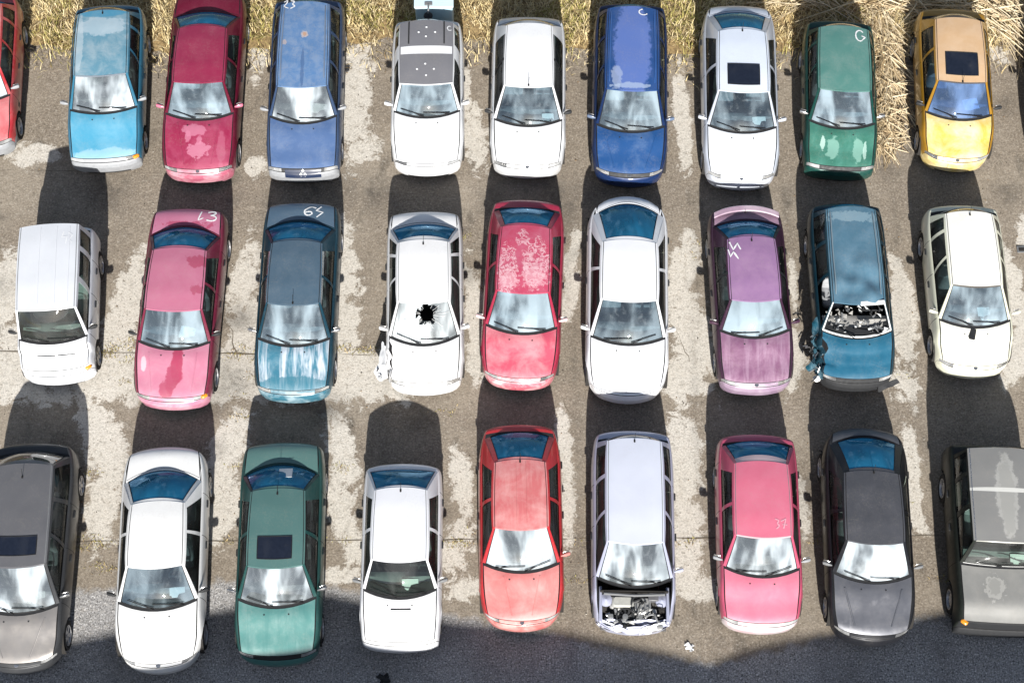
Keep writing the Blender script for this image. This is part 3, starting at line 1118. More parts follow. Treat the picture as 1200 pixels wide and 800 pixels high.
    if p.get('amber'):
        for sg in p['amber']:
            g = MB()
            q = c.pt(sg * c.w(0.2) * 0.86, 0.15, c.zt(0.12) - 0.02)
            g.box((q[0], q[1] - 0.02, q[2]), (0.14, 0.09, 0.08), M['amber'], 0.02, rot=sg * 0.6)
            g.build('turn_signal', root)
    for (xf, xr) in p.get('crease', ()):
        for sg in (-1, 1):
            g = MB()
            pts = []
            for k in range(13):
                u = 0.24 + (c.W0 - 0.32) * k / 12
                x = sg * (xf + (xr - xf) * k / 12)
                pts.append((x, c.pt(x, u, .8)[1] + 0.0, c.top_z(x, u) - 0.009))
            g.tube(pts, 0.017, hood_m, 8)
            g.build('hood_crease', parts.get('hood', root))
    if p.get('badge'):
        g = MB()
        q = c.pt(0, 0.12, 0.66)
        g.lathe([(-0.01, 0.045), (0.006, 0.045), (0.012, 0.03), (0.012, 0.0)], M['chrome'], 16, 'z', (0, q[1], c.zt(0.12) + 0.004))
        g.build('badge', parts.get('grille', root))
    if p.get('washers', True) and 'hood' in parts:
        g = MB()
        for x in (-0.24, 0.24):
            g.box((x, c.W0 - 0.17 + c.bow(x, c.W0 - .17) - c.L / 2, c.top_z(x, c.W0 - 0.17) + 0.006), (0.03, 0.025, 0.014), M['plastic'], 0.004)
        g.build('washer_jet', parts['hood'])
    if p.get('extra'):
        p['extra'](c, root, parts, roof)
    p['car'], p['root'] = c, root
    return root

# ------------------------------------------------------------------ chalk strokes laid on a panel
def strokes(c, parent, centre, size, lines, surf, width=0.024, mat=None, name='chalk_number'):
    """lines: polylines in unit box (x to the right, y up, as the photo reads); surf(x, u) -> z"""
    g = MB()
    for ln in lines:
        for _ in range(2 if len(ln) > 4 else 0):      # round the corners as a hand would
            q = [ln[0]]
            for (a0, a1), (b0, b1) in zip(ln[:-1], ln[1:]):
                q += [(a0 * .75 + b0 * .25, a1 * .75 + b1 * .25), (a0 * .25 + b0 * .75, a1 * .25 + b1 * .75)]
            ln = q + [ln[-1]]
        pts = []
        for (ax, ay), (bx, by) in zip(ln[:-1], ln[1:]):
            n = max(2, int(8 * math.hypot(bx - ax, by - ay)))
            for k in range(n):
                pts.append((ax + (bx - ax) * k / n, ay + (by - ay) * k / n))
        pts.append(ln[-1])
        P = []
        for i, (px, py) in enumerate(pts):
            x = centre[0] + (px - .5) * size[0]
            u = centre[1] + (py - .5) * size[1]
            qx, qy = pts[min(i + 1, len(pts) - 1)]
            rx, ry = pts[max(i - 1, 0)]
            dx, dy = (qx - rx) * size[0], (qy - ry) * size[1]
            l = math.hypot(dx, dy) or 1
            nx, ny = -dy / l, dx / l
            wd = width * (0.55 + 0.6 * random.random())
            row = []
            for sgn in (-.5, .5):
                X, U = x + nx * wd * sgn, u + ny * wd * sgn
                row.append((X, U - c.L / 2, surf(X, U) + 0.004))
            P.append(row)
        g.grid(P, mat or M['chalk'])
    return g.build(name, parent, sharp=0)

def roof_z(c):
    def f(x, u):
        t = (u - c.W1) / (c.R1 - c.W1)
        q = max(-1, min(1, x / c.rt))
        return c.roof_pt(q, t, 0.006)[2] + 0.003
    return f
def arc(cx, cy, rx, ry, a0, a1, n=10):
    return [(cx + rx * math.cos(math.radians(a0 + (a1 - a0) * k / n)), cy + ry * math.sin(math.radians(a0 + (a1 - a0) * k / n))) for k in range(n + 1)]
# ------------------------------------------------------------------ the ground
def gnode_ground():
    m, nt, b = new_mat('lot_surface')
    h = NT(nt)
    co = h.coord()
    pale = h.n('ShaderNodeAttribute', attribute_name='pale').outputs['Fac']
    lane = h.n('ShaderNodeAttribute', attribute_name='lane').outputs['Fac']
    fine = h.noise(co, 26.0, 6.0, 0.75)
    mid = h.noise(co, 3.3, 8.0, 0.72, 0.5)
    big = h.noise(co, 0.55, 4.0, 0.6)
    spk = h.noise(co, 75.0, 3.0, 0.7)
    brown = h.mix(h.rng(fine, 0.3, 0.7), (0.095, 0.078, 0.060), (0.39, 0.33, 0.26))
    brown = h.mix(h.rng(mid, 0.42, 0.70, 0, 0.6), brown, (0.20, 0.172, 0.14))
    brown = h.mix(h.rng(big, 0.45, 0.62, 0, 0.45), brown, (0.34, 0.295, 0.235))
    oil = h.noise(h.mapping(co, (1.0, 0.6, 1.0)), 1.25, 5.0, 0.6)
    brown = h.mix(h.rng(oil, 0.60, 0.72, 0, 0.75), brown, (0.085, 0.075, 0.062))
    conc = h.mix(h.rng(fine, 0.3, 0.72), (0.42, 0.39, 0.34), (0.76, 0.72, 0.65))
    conc = h.mix(h.rng(h.noise(co, 7.0, 6.0, 0.7), 0.5, 0.68, 0, 0.35), conc, (0.30, 0.25, 0.19))
    # ragged edge of the pale slab showing through worn dirt
    e = h.math('ADD', pale, h.math('MULTIPLY', h.math('SUBTRACT', mid, 0.5), 2.0))
    e = h.math('ADD', e, h.math('MULTIPLY', h.math('SUBTRACT', fine, 0.5), 0.45))
    col = h.mix(h.rng(e, 0.40, 0.56), brown, conc)
    spk2 = h.noise(co, 30.0, 2.0, 0.6)
    asp = h.mix(h.rng(spk, 0.35, 0.75), (0.19, 0.187, 0.187), (0.55, 0.54, 0.535))
    asp = h.mix(h.rng(spk2, 0.56, 0.70), asp, (0.80, 0.79, 0.78))
    asp = h.mix(h.rng(spk2, 0.44, 0.32), asp, (0.07, 0.07, 0.072))
    asp = h.mix(h.rng(big, 0.45, 0.65, 0, 0.4), asp, (0.12, 0.115, 0.11))
    l2 = h.math('ADD', lane, h.math('MULTIPLY', h.math('SUBTRACT', mid, 0.5), 0.9))
    col = h.mix(h.rng(l2, 0.40, 0.62), col, asp)
    spg = h.noise(co, 24.0, 2.0, 0.6)
    col = h.mix(h.rng(spg, 0.57, 0.70, 0, 0.40), col, (0.62, 0.57, 0.50))
    col = h.mix(h.rng(spg, 0.43, 0.31, 0, 0.42), col, (0.075, 0.062, 0.05))
    mot = h.noise(co, 9.0, 5.0, 0.7)
    col = h.mix(h.rng(mot, 0.52, 0.70, 0, 0.45), col, (0.10, 0.085, 0.065))
    col = h.mix(h.rng(mot, 0.46, 0.32, 0, 0.30), col, (0.50, 0.45, 0.38))
    st = h.n('ShaderNodeAttribute', attribute_name='stain').outputs['Fac']
    st = h.math('MULTIPLY', st, h.rng(mid, 0.35, 0.6, 0.25, 1.0))
    col = h.mix(h.math('MULTIPLY', st, 0.85), col, (0.055, 0.05, 0.045))
    dk = h.noise(co, 48.0, 3.0, 0.7)
    col = h.mix(h.rng(dk, 0.60, 0.72, 0, 0.6), col, (0.06, 0.05, 0.04))
    h.link(col, b.inputs['Base Color'])
    b.inputs['Roughness'].default_value = 0.95
    b.inputs['Specular IOR Level'].default_value = 0.15
    bp = h.n('ShaderNodeBump')
    bp.inputs['Strength'].default_value = 0.55
    bp.inputs['Distance'].default_value = 0.02
    h.link(h.math('ADD', fine, h.math('MULTIPLY', mid, 0.8)), bp.inputs['Height'])
    h.link(bp.outputs['Normal'], b.inputs['Normal'])
    return m

PALE = [(-3.65, 19.6, 0.44, 1.75), (-10.86, 18.01, 0.55, 0.32), (-8.79, 20.76, 0.24, 0.52), (-3.4, 18.13, 0.51, 0.44), (-0.88, 18.46, 0.32, 0.91), (-1.18, 19.6, 0.19, 0.69), (3.91, 18.91, 0.18, 1.38), (10.36, 20.52, 0.28, 0.95), (10.03, 19.02, 0.24, 0.46), (-5.79, 17.68, 0.27, 0.27), (11.34, 20.76, 0.24, 0.33), (-5.89, 20.76, 0.16, 0.71), (-10.76, 13.38, 0.25, 0.6), (-11.05, 14.59, 0.27, 0.94), (-8.39, 14.18, 0.37, 1.24), (-8.31, 12.78, 0.47, 0.52), (-5.89, 14.8, 0.3, 1.05), (-5.8, 13.38, 0.41, 1.11), (-5.66, 12.78, 0.54, 0.52), (-3.66, 15.01, 0.34, 1.37), (-3.68, 13.38, 0.33, 0.8), (-3.38, 12.68, 0.73, 0.48), (-0.83, 13.98, 0.22, 1.24), (-0.73, 12.78, 0.25, 0.4), (1.32, 15.42, 0.15, 0.64), (1.27, 14.39, 0.18, 0.62), (3.75, 15.01, 0.3, 0.84), (3.87, 13.58, 0.41, 1.22), (3.65, 12.58, 0.43, 0.52), (6.17, 14.8, 0.11, 0.62), (8.51, 14.8, 0.19, 0.62), (8.5, 13.78, 0.3, 0.81), (10.85, 14.8, 0.33, 1.47), (10.81, 12.98, 0.29, 0.6), (11.38, 16.06, 0.19, 0.43), (8.37, 12.39, 0.32, 0.47), (6.04, 12.98, 0.26, 0.8), (-8.48, 10.85, 0.39, 0.95), (-8.78, 11.42, 0.36, 0.58), (-8.48, 9.55, 0.32, 0.74), (-5.98, 10.85, 0.35, 0.95), (-5.94, 9.55, 0.35, 0.74), (-3.57, 10.85, 0.32, 0.95), (-3.52, 9.55, 0.28, 0.74), (-3.23, 8.83, 0.21, 0.54), (-1.06, 10.29, 0.24, 0.75), (-1.13, 8.83, 0.31, 0.72), (-0.95, 7.94, 0.42, 0.28), (1.07, 11.04, 0.18, 0.76), (1.15, 9.73, 0.17, 0.93), (3.56, 10.66, 0.4, 1.14), (3.58, 9.01, 0.35, 0.91), (3.46, 8.29, 0.35, 0.36), (3.79, 7.94, 0.52, 0.24), (5.99, 9.73, 0.14, 0.75), (8.32, 10.48, 0.18, 0.94), (8.34, 9.37, 0.17, 0.36), (-3.46, 8.2, 0.42, 0.18)]

def make_ground():
    # one sheet: a fine middle that carries the wear map, coarse rings out to the horizon
    def axis(a, b, step, far):
        mid = list(np.arange(a, b + 1e-6, step))
        out = []
        d = step
        x = b
        while x < far:
            d *= 1.7
            x += d
            out.append(x)
        lo = []
        d, x = step, a
        while x > -far:
            d *= 1.7
            x -= d
            lo.append(x)
        return np.array(lo[::-1] + mid + out)
    xs = axis(-13.5, 13.5, 0.15, 600)
    ys = axis(2.0, 24.0, 0.15, 600)
    X, Y = np.meshgrid(xs, ys, indexing='ij')
    pale = np.full(X.shape, 0.02)
    stain = np.zeros(X.shape)
    rs_ = random.Random(3)
    for (cx, cy, rx, ry) in PALE:
        am = rs_.uniform(0.72, 1.05)
        sk_ = rs_.uniform(-.25, .25)
        d = ((X - cx - sk_ * (Y - cy)) / (rx * 0.92)) ** 2 + ((Y - cy) / (ry * 0.95)) ** 2
        pale = np.maximum(pale, am * 0.98 * np.exp(-0.5 * d ** 1.3))
    for k in range(46):      # oil and damp stains, mostly where noses stand
        row = rs_.choice((17.0, 12.0, 12.4, 7.4, 16.8, 9.5, 14.8, 19.2))
        cx, cy = rs_.uniform(-12, 12), row + rs_.gauss(0, .45)
        rr = rs_.uniform(.12, .5)
        stain = np.maximum(stain, rs_.uniform(.5, 1) * np.exp(-(((X - cx) / rr) ** 2 + ((Y - cy) / (rr * rs_.uniform(.5, 1.4))) ** 2)))
    for cx in (-10.2, -7.9, -5.4, -2.6, 1.3, 4.0, 6.2, 8.6):      # tyre tracks leading out to the lane
        tr_ = np.exp(-((X - cx - .12 * np.sin(Y * .6 + cx)) / .10) ** 2) * (Y > 6) * (Y < 17) * .30
        stain = np.maximum(stain, tr_)
    band = np.exp(-((Y - 12.6) / 0.75) ** 4) * (X < -2.0) * (X > -14.0) * 0.75
    pale = np.maximum(pale, band)
    edge = np.interp(X, [-13, -8.7, -6, -3.6, -1.2, 0.5, 2, 4, 6, 8, 12], [8.0, 7.9, 8.1, 8.0, 7.4, 7.1, 6.7, 6.4, 6.9, 7.35, 7.4])
    lane = 1 / (1 + np.exp((Y - edge) / 0.16))
    nz = np.array([[mnoise.noise(Vector((x * .35, y * .35, 0))) for y in ys] for x in xs])
    Z = 0.012 * nz
    near = (np.abs(X) < 14) & (Y > 1) & (Y < 25)
    Z = np.where(near, Z, 0.0)
    nx, ny = X.shape
    V = np.stack([X, Y, Z], -1).reshape(-1, 3)
    idx = np.arange(nx * ny).reshape(nx, ny)
    Fq = np.stack([idx[:-1, :-1], idx[1:, :-1], idx[1:, 1:], idx[:-1, 1:]], -1).reshape(-1, 4)
    me = bpy.data.meshes.new('ground')
    me.from_pydata(V.tolist(), [], Fq.tolist())
    for nm, arr in (('pale', pale), ('lane', lane), ('stain', stain)):
        at = me.attributes.new(nm, 'FLOAT', 'POINT')
        at.data.foreach_set('value', arr.reshape(-1).astype(np.float32))
    o = link('ground', me, [gnode_ground()])
    tag(o, kind='structure')
make_ground()

# expansion joints in the old slab, dirt-filled
def joint(pts, w):
    g = MB()
    P = []
    for i, (x, y) in enumerate(pts):
        P.append((x, y))
    fine = []
    for (a, b) in zip(P[:-1], P[1:]):
        n = max(2, int(math.hypot(b[0] - a[0], b[1] - a[1]) / 0.12))
        for k in range(n):
            fine.append((a[0] + (b[0] - a[0]) * k / n, a[1] + (b[1] - a[1]) * k / n))
    rows = []
    for i, (x, y) in enumerate(fine):
        q0, q1 = fine[max(0, i - 1)], fine[min(len(fine) - 1, i + 1)]
        tx, ty = q1[0] - q0[0], q1[1] - q0[1]
        tl = math.hypot(tx, ty) or 1
        nx_, ny_ = -ty / tl, tx / tl
        dv = 0.03 * mnoise.noise(Vector((x * 1.7, y * 1.3, 5)))
        ww = w * max(0.05, 0.35 + 1.5 * mnoise.noise(Vector((x * 1.1, y * 1.4, 9))))
        cx, cy = x + nx_ * dv, y + ny_ * dv
        z = 0.012 * mnoise.noise(Vector((cx * .35, cy * .35, 0))) + 0.004
        rows.append([(cx - nx_ * ww, cy - ny_ * ww, z), (cx + nx_ * ww, cy + ny_ * ww, z)])
    g.grid(rows, M['crack'])
    o = g.build('slab_joint', sharp=0)
    tag(o, kind='structure')
M['crack'] = plain('dirt_in_joint', (0.13, 0.108, 0.08), 1.0, var=0.5)
joint([(-13, 13.17), (-7, 13.10), (-1.6, 13.06)], 0.013)
joint([(-13, 8.92), (-6, 8.95), (0, 8.98), (6, 9.03), (13, 9.1)], 0.014)
joint([(-13, 17.6), (-9, 17.55)], 0.010)
rc = random.Random(21)
for (x, y, a, n) in ((-5.9, 13.0, 1.4, 16), (-3.6, 11.2, -1.2, 14), (3.8, 12.9, 1.1, 15), (8.4, 13.6, -1.8, 14), (-8.5, 10.6, -1.4, 16), (-1.0, 14.6, 1.5, 14), (4.0, 9.0, -0.6, 15), (1.1, 12.0, -1.3, 12), (6.1, 15.2, -1.6, 14), (-11.2, 9.6, .4, 12), (10.6, 18.6, -1.3, 16), (-8.6, 19.6, -1.2, 12)):
    pts = [(x, y)]
    for k in range(n):
        a += rc.gauss(0, .35)
        pts.append((pts[-1][0] + .13 * math.cos(a), pts[-1][1] + .13 * math.sin(a)))
    joint(pts, 0.009)

# ------------------------------------------------------------------ unseen hall added behind the viewer, twin gables shaped to shade the lane
def make_hall():
    root = thing('shadow_caster_hall', 'low twin-gabled workshop hall facing the rows across the lane, its shadow on the asphalt', 'building', (0, -3, 0))
    wall = plain('hall_render', (0.42, 0.39, 0.34), 0.9)
    roofm = plain('hall_roof', (0.16, 0.10, 0.08), 0.8)
    top = [(-16, 5.75), (-8.2, 5.80), (-5.4, 6.15), (-3.1, 6.36), (-0.7, 6.02), (1.5, 5.91), (3.5, 5.68), (4.4, 5.52), (5.1, 5.70), (6.2, 5.84), (8.5, 6.05), (9.1, 6.14), (12, 6.35), (16, 6.0)]
    depth = 12.0
    g = MB()
    for y, rev in ((0.0, False), (-depth, True)):
        for (a, b) in zip(top[:-1], top[1:]):
            vs = [(a[0], y, 0), (b[0], y, 0), (b[0], y, b[1]), (a[0], y, a[1])]
            g.add(vs, [(0, 1, 2, 3) if rev else (3, 2, 1, 0)], wall)
    for (x, z) in (top[0], top[-1]):
        g.add([(x, 0, 0), (x, -depth, 0), (x, -depth, z), (x, 0, z)], [(0, 1, 2, 3)], wall)
    g.build('wall', root, smooth=False)
    g = MB()
    for (a, b) in zip(top[:-1], top[1:]):
        vs = []
        for y in (0.0, -depth):
            for q, dz in ((a, 0.0), (b, 0.0), (b, 0.12), (a, 0.12)):
                vs.append((q[0], y, q[1] + dz - 0.10))
        g.add(vs, [(0, 1, 2, 3), (7, 6, 5, 4), (3, 2, 6, 7), (0, 4, 5, 1)], roofm)
    g.build('roof', root, smooth=False)
    for x in (-11, -6, 0, 6, 11):
        g = MB()
        g.box((x, 0.02, 1.6), (2.6, 0.10, 3.0), M['greyplastic'], 0.02)
        g.build('door', root)
make_hall()

# ------------------------------------------------------------------ cars
def PT(L, x, u, rx, ru, col, amt=0.9, wob=0.5, ws=6.0):
    return (x, u - L / 2, rx, ru, col, amt, wob, ws)

WHITE = paint('paint_white', (0.73, 0.74, 0.755), dirt=0.12)
def whitep(n, c=(0.73, 0.74, 0.755), **k):
    k.setdefault('dirt', 0.14)
    return paint(n, c, **k)
BUMPG = plain('bumper_grey', (0.26, 0.27, 0.285), 0.5)
BUMPD = plain('bumper_dark', (0.026, 0.027, 0.029), 0.6)
CARS = []
def car(**k):
    k['root'] = make_car(k)
    CARS.append(k)
    return k

G1, G2, G3 = 'cars in the back row', 'cars in the middle row', 'cars in the front row'

# ---- back row
pr = paint('paint_red', (0.42, 0.022, 0.03), fade=(0.55, 0.20, 0.20), famt=0.35)
car(name='hatchback_car', cat='hatchback', label='red hatchback cut off at the left edge of the back row', pos=(-11.90, 17.72), yaw=-4.2, L=3.95, W=1.66,
    W0=1.05, W1=1.72, R1=3.45, R0=3.75, style='hatch', rt=0.62, body=pr, hood=paint('paint_red_faded_hood', (0.50, 0.12, 0.13), fade=(0.62, 0.30, 0.30), famt=0.5),
    roof=paint('paint_red_faded_roof', (0.52, 0.15, 0.15), fade=(0.6, 0.3, 0.28), famt=0.5), wind=M['wind_dust_glare'], group=G1, lamp_m=M['lamp'], wheel=2, bumper=BUMPG, mirror_m=BUMPG, strip=True)

L = 4.08
pb = paint('paint_sky_blue', (0.03, 0.15, 0.24), dirt=0.06)
car(name='hatchback_car', cat='hatchback', label='light blue hatchback with grey bumper and chalky faded roof', ridge=0.004, tf=0.08, fb=0.15, pos=(-9.04, 17.36), yaw=-3.6, L=L, W=1.68,
    W0=1.15, W1=1.85, R1=3.59, R0=3.90, rt=0.645, body=pb, bumper=BUMPG, group=G1,
    hood=paint('paint_sky_blue_hood', (0.06, 0.28, 0.43), fade=(0.22, 0.42, 0.53), famt=0.45, fscale=1.4, patches=[PT(L, 0, 0.2, 0.75, 0.16, (0.34, 0.50, 0.57), 0.5, 0.8, 5)]),
    roof=paint('paint_sky_blue_roof', (0.12, 0.27, 0.36), metal=0.1, fade=(0.36, 0.45, 0.50), famt=0.55, fscale=3.0,
               patches=[PT(L, 0.0, 3.15, 0.56, 0.26, (0.44, 0.54, 0.60), 0.65, 0.8, 5), PT(L, 0.0, 3.52, 0.5, 0.13, (0.05, 0.25, 0.40), 0.8, 0.3, 4),
                        PT(L, -0.5, 2.7, 0.10, 0.8, (0.48, 0.56, 0.60), 0.5, 0.6, 5)]),
    wind=M['wind_dust_glare'], amber=(1,), wheel=2, mirror_m=BUMPG, antenna=(0.0, 0.95), bw=0.16, rear=M['rear_dark'], header=paint('paint_blue_grey_spoiler', (0.2, 0.23, 0.27)))

L = 4.72
pm = paint('paint_maroon', (0.13, 0.008, 0.026), metal=0.1, fade=(0.2, 0.03, 0.06), famt=0.3, fscale=1.5, dirt=0.05)
car(name='sedan_car', cat='sedan', label='maroon sedan with pale peeled patch in the middle of its bonnet', crease=[(0.30, 0.46)], badge=True, pos=(-6.96, 17.08), yaw=-0.4, L=L, W=1.70,
    W0=1.26, W1=1.95, R1=3.45, R0=4.1, style='sedan', rt=0.62, body=pm, bumper=paint('paint_maroon_bumper', (0.34, 0.08, 0.13), fade=(0.62, 0.45, 0.48), famt=0.6), group=G1,
    hood=paint('paint_maroon_hood', (0.25, 0.015, 0.055), fade=(0.42, 0.10, 0.17), famt=0.45, fscale=1.3,
               patches=[PT(L, -0.10, 1.0, 0.26, 0.13, (0.46, 0.16, 0.24), 0.75, 0.9, 6), PT(L, -0.22, 0.86, 0.07, 0.13, (0.46, 0.16, 0.24), 0.7, 0.9, 7), PT(L, 0.03, 0.78, 0.06, 0.10, (0.46, 0.16, 0.24), 0.7, 0.9, 7),
                        PT(L, 0.02, 0.55, 0.24, 0.16, (0.48, 0.18, 0.26), 0.75, 1.3, 10), PT(L, 0.52, 0.6, 0.09, 0.4, (0.42, 0.13, 0.2), 0.4, 0.8, 4)]),
    roof=paint('paint_maroon_roof', (0.27, 0.022, 0.065), metal=0.15, fade=(0.35, 0.05, 0.10), famt=0.3), mirror_m=paint('paint_pink_mirror', (0.55, 0.14, 0.22)), wheel=1, antenna=None)

L = 4.5
def ex_a4(c, root, parts, roof):
    g = MB()
    def bp_(dx, du):
        u = 0.075 + du
        return (dx, c.pt(dx, u, .6)[1], c.zt(u) + 0.016)
    for (dx, du) in ((0, 0.03), (-0.045, -0.03), (0.045, -0.03)):      # three-lozenge badge
        g.add([bp_(dx, du + .032), bp_(dx + .034, du), bp_(dx, du - .032), bp_(dx - .034, du)], [(0, 3, 2, 1)], M['plate'])
    P = []
    for i in range(13):
        x = -0.40 + 0.8 * i / 12
        P.append([(x, c.pt(x, u, .6)[1] - 0.002, c.zt(u) + 0.007) for u in (0.0, 0.03, 0.06, 0.09, 0.125)])
    g2 = MB()
    g2.grid(P, paint('grille_navy', (0.015, 0.025, 0.06)))
    g2.build('grille_insert', parts.get('grille', root))
    g.build('badge', parts.get('grille', root))
    strokes(c, roof, (-0.36, 4.0), (0.30, 0.26), [[(0.1, 0.8), (0.4, 1.0), (0.3, 0.6), (0.05, 0.35), (0.45, 0.1)], [(0.6, 0.9), (0.95, 0.8), (0.7, 0.5), (1.0, 0.3), (0.6, 0.05)]], roof_z(c), 0.03)
car(name='estate_car', cat='estate car', label='blue estate car with two rust spots on its scuffed roof', ridge=0.005, tf=0.07, fb=0.15, tr=0.05, pos=(-4.63, 17.10), yaw=-0.9, L=L, W=1.68,
    W0=1.15, W1=1.82, R1=4.08, R0=4.30, style='estate', rt=0.615, body=paint('paint_mid_blue', (0.04, 0.07, 0.14), metal=0.1, dirt=0.05), group=G1, grille_m=M['plastic'],
    hood=paint('paint_mid_blue_hood', (0.07, 0.125, 0.26), fade=(0.12, 0.18, 0.31), famt=0.6, fscale=3),
    roof=paint('paint_mid_blue_roof', (0.09, 0.185, 0.36), fade=(0.22, 0.29, 0.41), famt=0.5, fscale=5, dirt=0.16,
               patches=[PT(L, 0.02, 3.17, 0.075, 0.09, (0.46, 0.38, 0.34), 0.8, 0.9, 12), PT(L, 0.02, 3.17, 0.04, 0.05, (0.42, 0.24, 0.15), 0.8, 0.9, 14), PT(L, -0.42, 2.98, 0.06, 0.06, (0.42, 0.35, 0.32), 0.7, 1.0, 12), PT(L, 0.0, 2.3, 0.04, 0.5, (0.06, 0.12, 0.25), 0.8, 0.8, 6)]),
    wind=M['wind_dust_glare'], rails=True, rail_m=paint('paint_blue_rail', (0.16, 0.20, 0.27)), bumper=BUMPG, wheel=2, mirror_m=BUMPG, gutter=M['plastic'], extra=ex_a4, bw=0.22)

L = 3.79
GREYR = paint('paint_targa_grey', (0.165, 0.165, 0.18), coat=0.2, rough=0.5)
def ex_a5(c, root, parts, roof):
    g = MB()
    for (x, t) in ((-.02, .30), (.17, .22), (-.2, .22), (0.0, .13)):
        q = c.roof_pt(x / c.rt, t, 0.012)
        g.lathe([(0.0, 0.024), (0.008, 0.022), (0.012, 0.0)], M['chalk'], 10, 'z', q)
    for (x, t) in ((0.0, .88), (.19, .80), (-.17, .80), (-.01, .73)):
        q = c.roof_pt(x / c.rt, t, 0.012)
        g.lathe([(0.0, 0.024), (0.008, 0.022), (0.012, 0.0)], M['chalk'], 10, 'z', q)
    g.build('roof_bolt', roof)
    for q in (-0.66, 0.66):
        g = MB()
        g.tube([c.roof_pt(q, 0.62 + 0.37 * k / 8, 0.014) for k in range(9)], 0.016, M['plastic'], 6)
        g.build('roof_rail', roof)
    strokes(c, roof, (0.52, 3.2), (0.10, 0.12), [arc(.5, .5, .5, .5, 60, 320)], roof_z(c), 0.025)
car(name='coupe_car', cat='coupe', label='white two-door car with grey removable roof panels and white hoop', pos=(-1.88, 17.25), yaw=-0.8, L=L, W=1.66,
    W0=1.15, W1=1.73, R1=3.42, R0=3.64, style='targa', rt=0.63, rtap=-0.02, body=whitep('paint_white_targa'), roof=GREYR, group=G1,
    roof_bands=[(-1, 0.44, GREYR), (0.44, 0.60, WHITE), (0.60, 2, GREYR)], rear=M['rear_dark'], wheel=1, extra=ex_a5, header=WHITE, hl=0.66)

car(name='hatchback_car', cat='hatchback', label='white five-door hatchback parked between the grey-roofed coupe and the dark blue estate', badge=True, bpillar=M['plastic'], drip=M['greyplastic'], wind=M['wind_mid'], pos=(0.34, 17.19), yaw=0.9, L=3.97, W=1.70,
    W0=0.99, W1=1.73, R1=3.41, R0=3.74, style='sedan', glaze='sedan', deck=False, rt=0.59, body=whitep('paint_white_hatch'), group=G1, rear=M['rear_dark'],
    gutter=M['greyplastic'], bumper=whitep('bumper_white_dull', (0.55, 0.56, 0.57)), mirror_m=M['plastic'], wheel=0, antenna=(0, 0.02), rv1=0.8, lamp_m=M['lamp'])

L = 4.5
car(name='estate_car', cat='estate car', label='dark blue estate car with lighter peeling strip along its roof', crease=[(0.34, 0.56)], badge=True, tf=0.14, fb=0.28, pos=(2.59, 16.97), yaw=2.1, L=L, W=1.70,
    W0=1.06, W1=1.86, R1=4.08, R0=4.32, style='estate', rt=0.64, body=paint('paint_deep_blue', (0.008, 0.025, 0.09), metal=0.1, dirt=0.04), group=G1,
    hood=paint('paint_deep_blue_hood', (0.014, 0.065, 0.20), fade=(0.22, 0.32, 0.46), famt=0.25, fscale=1.6, fth=(0.5, 0.7)),
    roof=paint('paint_deep_blue_roof', (0.015, 0.06, 0.20), patches=[PT(L, 0.0, 2.9, 0.42, 1.35, (0.095, 0.155, 0.40), 0.95, 0.35, 9), PT(L, -0.35, 2.2, 0.12, 0.3, (0.30, 0.36, 0.5), 0.6, 0.9, 8), PT(L, 0.0, 1.98, 0.45, 0.07, (0.34, 0.42, 0.55), 0.6, 0.8, 9)]),
    rails=True, rail_m=paint('paint_blue_rail2', (0.03, 0.10, 0.30)), grille_m=M['plastic'], wheel=0, mirror_m=paint('m_blue', (0.10, 0.14, 0.22)),
    extra=lambda c, r, p, rf: strokes(c, rf, (0.24, 3.92), (0.2, 0.16), [arc(.5, .5, .5, .5, 100, 330)], roof_z(c), 0.03))

car(name='sedan_car', cat='sedan', label='silvery white sedan with dark glass sunroof in the back row', badge=True, ridge=0.02, tr=0.17, tf=0.15, wind=M['wind_mid'], pos=(5.07, 16.89), yaw=1.9, L=4.58, W=1.72,
    W0=1.12, W1=1.90, R1=3.55, R0=4.28, style='sedan', rt=0.61, body=paint('paint_silver_white', (0.60, 0.64, 0.72), metal=0.25, dirt=0.05), hood=whitep('paint_silver_white_hood', (0.74, 0.77, 0.82)),
    roof=paint('paint_silver_white_roof', (0.64, 0.70, 0.80), metal=0.1), group=G1, sunroof=(0.10, 0.42, -0.62, 0.62), wheel=1, fb=0.26, antenna=(0, 0.97), rear_q=0.82)

L = 3.86
car(name='hatchback_car', cat='hatchback', label='green hatchback beside the heap of dry reeds, two pale streaks on its bonnet', tf=0.08, fb=0.16, pos=(7.27, 17.15), yaw=3.6, L=L, W=1.65,
    W0=0.97, W1=1.67, R1=3.38, R0=3.64, style='hatch', rt=0.63, body=paint('paint_green', (0.008, 0.055, 0.045), metal=0.1, dirt=0.04), group=G1,
    hood=paint('paint_green_hood', (0.035, 0.135, 0.10), fade=(0.10, 0.3, 0.25), famt=0.3, patches=[PT(L, -0.20, 0.52, 0.13, 0.24, (0.22, 0.40, 0.34), 0.6, 0.9, 7), PT(L, 0.36, 0.52, 0.13, 0.26, (0.22, 0.40, 0.34), 0.6, 0.9, 7),
                 PT(L, -0.42, 0.62, 0.05, 0.14, (0.4, 0.55, 0.5), 0.7, 0.9, 9), PT(L, 0.52, 0.5, 0.04, 0.2, (0.4, 0.55, 0.5), 0.6, 0.9, 9)]),
    roof=paint('paint_green_roof', (0.075, 0.20, 0.175), fade=(0.13, 0.245, 0.22), famt=0.6, fscale=3), wheel=2, rear=M['rear_dark'], mirror_m=M['chrome'], grille_m=M['plastic'],
    extra=lambda c, r, p, rf: strokes(c, rf, (0.36, 3.12), (0.24, 0.3), [arc(.45, .5, .4, .5, 40, 300), [(.65, .1), (.95, .4), (.6, .5)]], roof_z(c), 0.035))

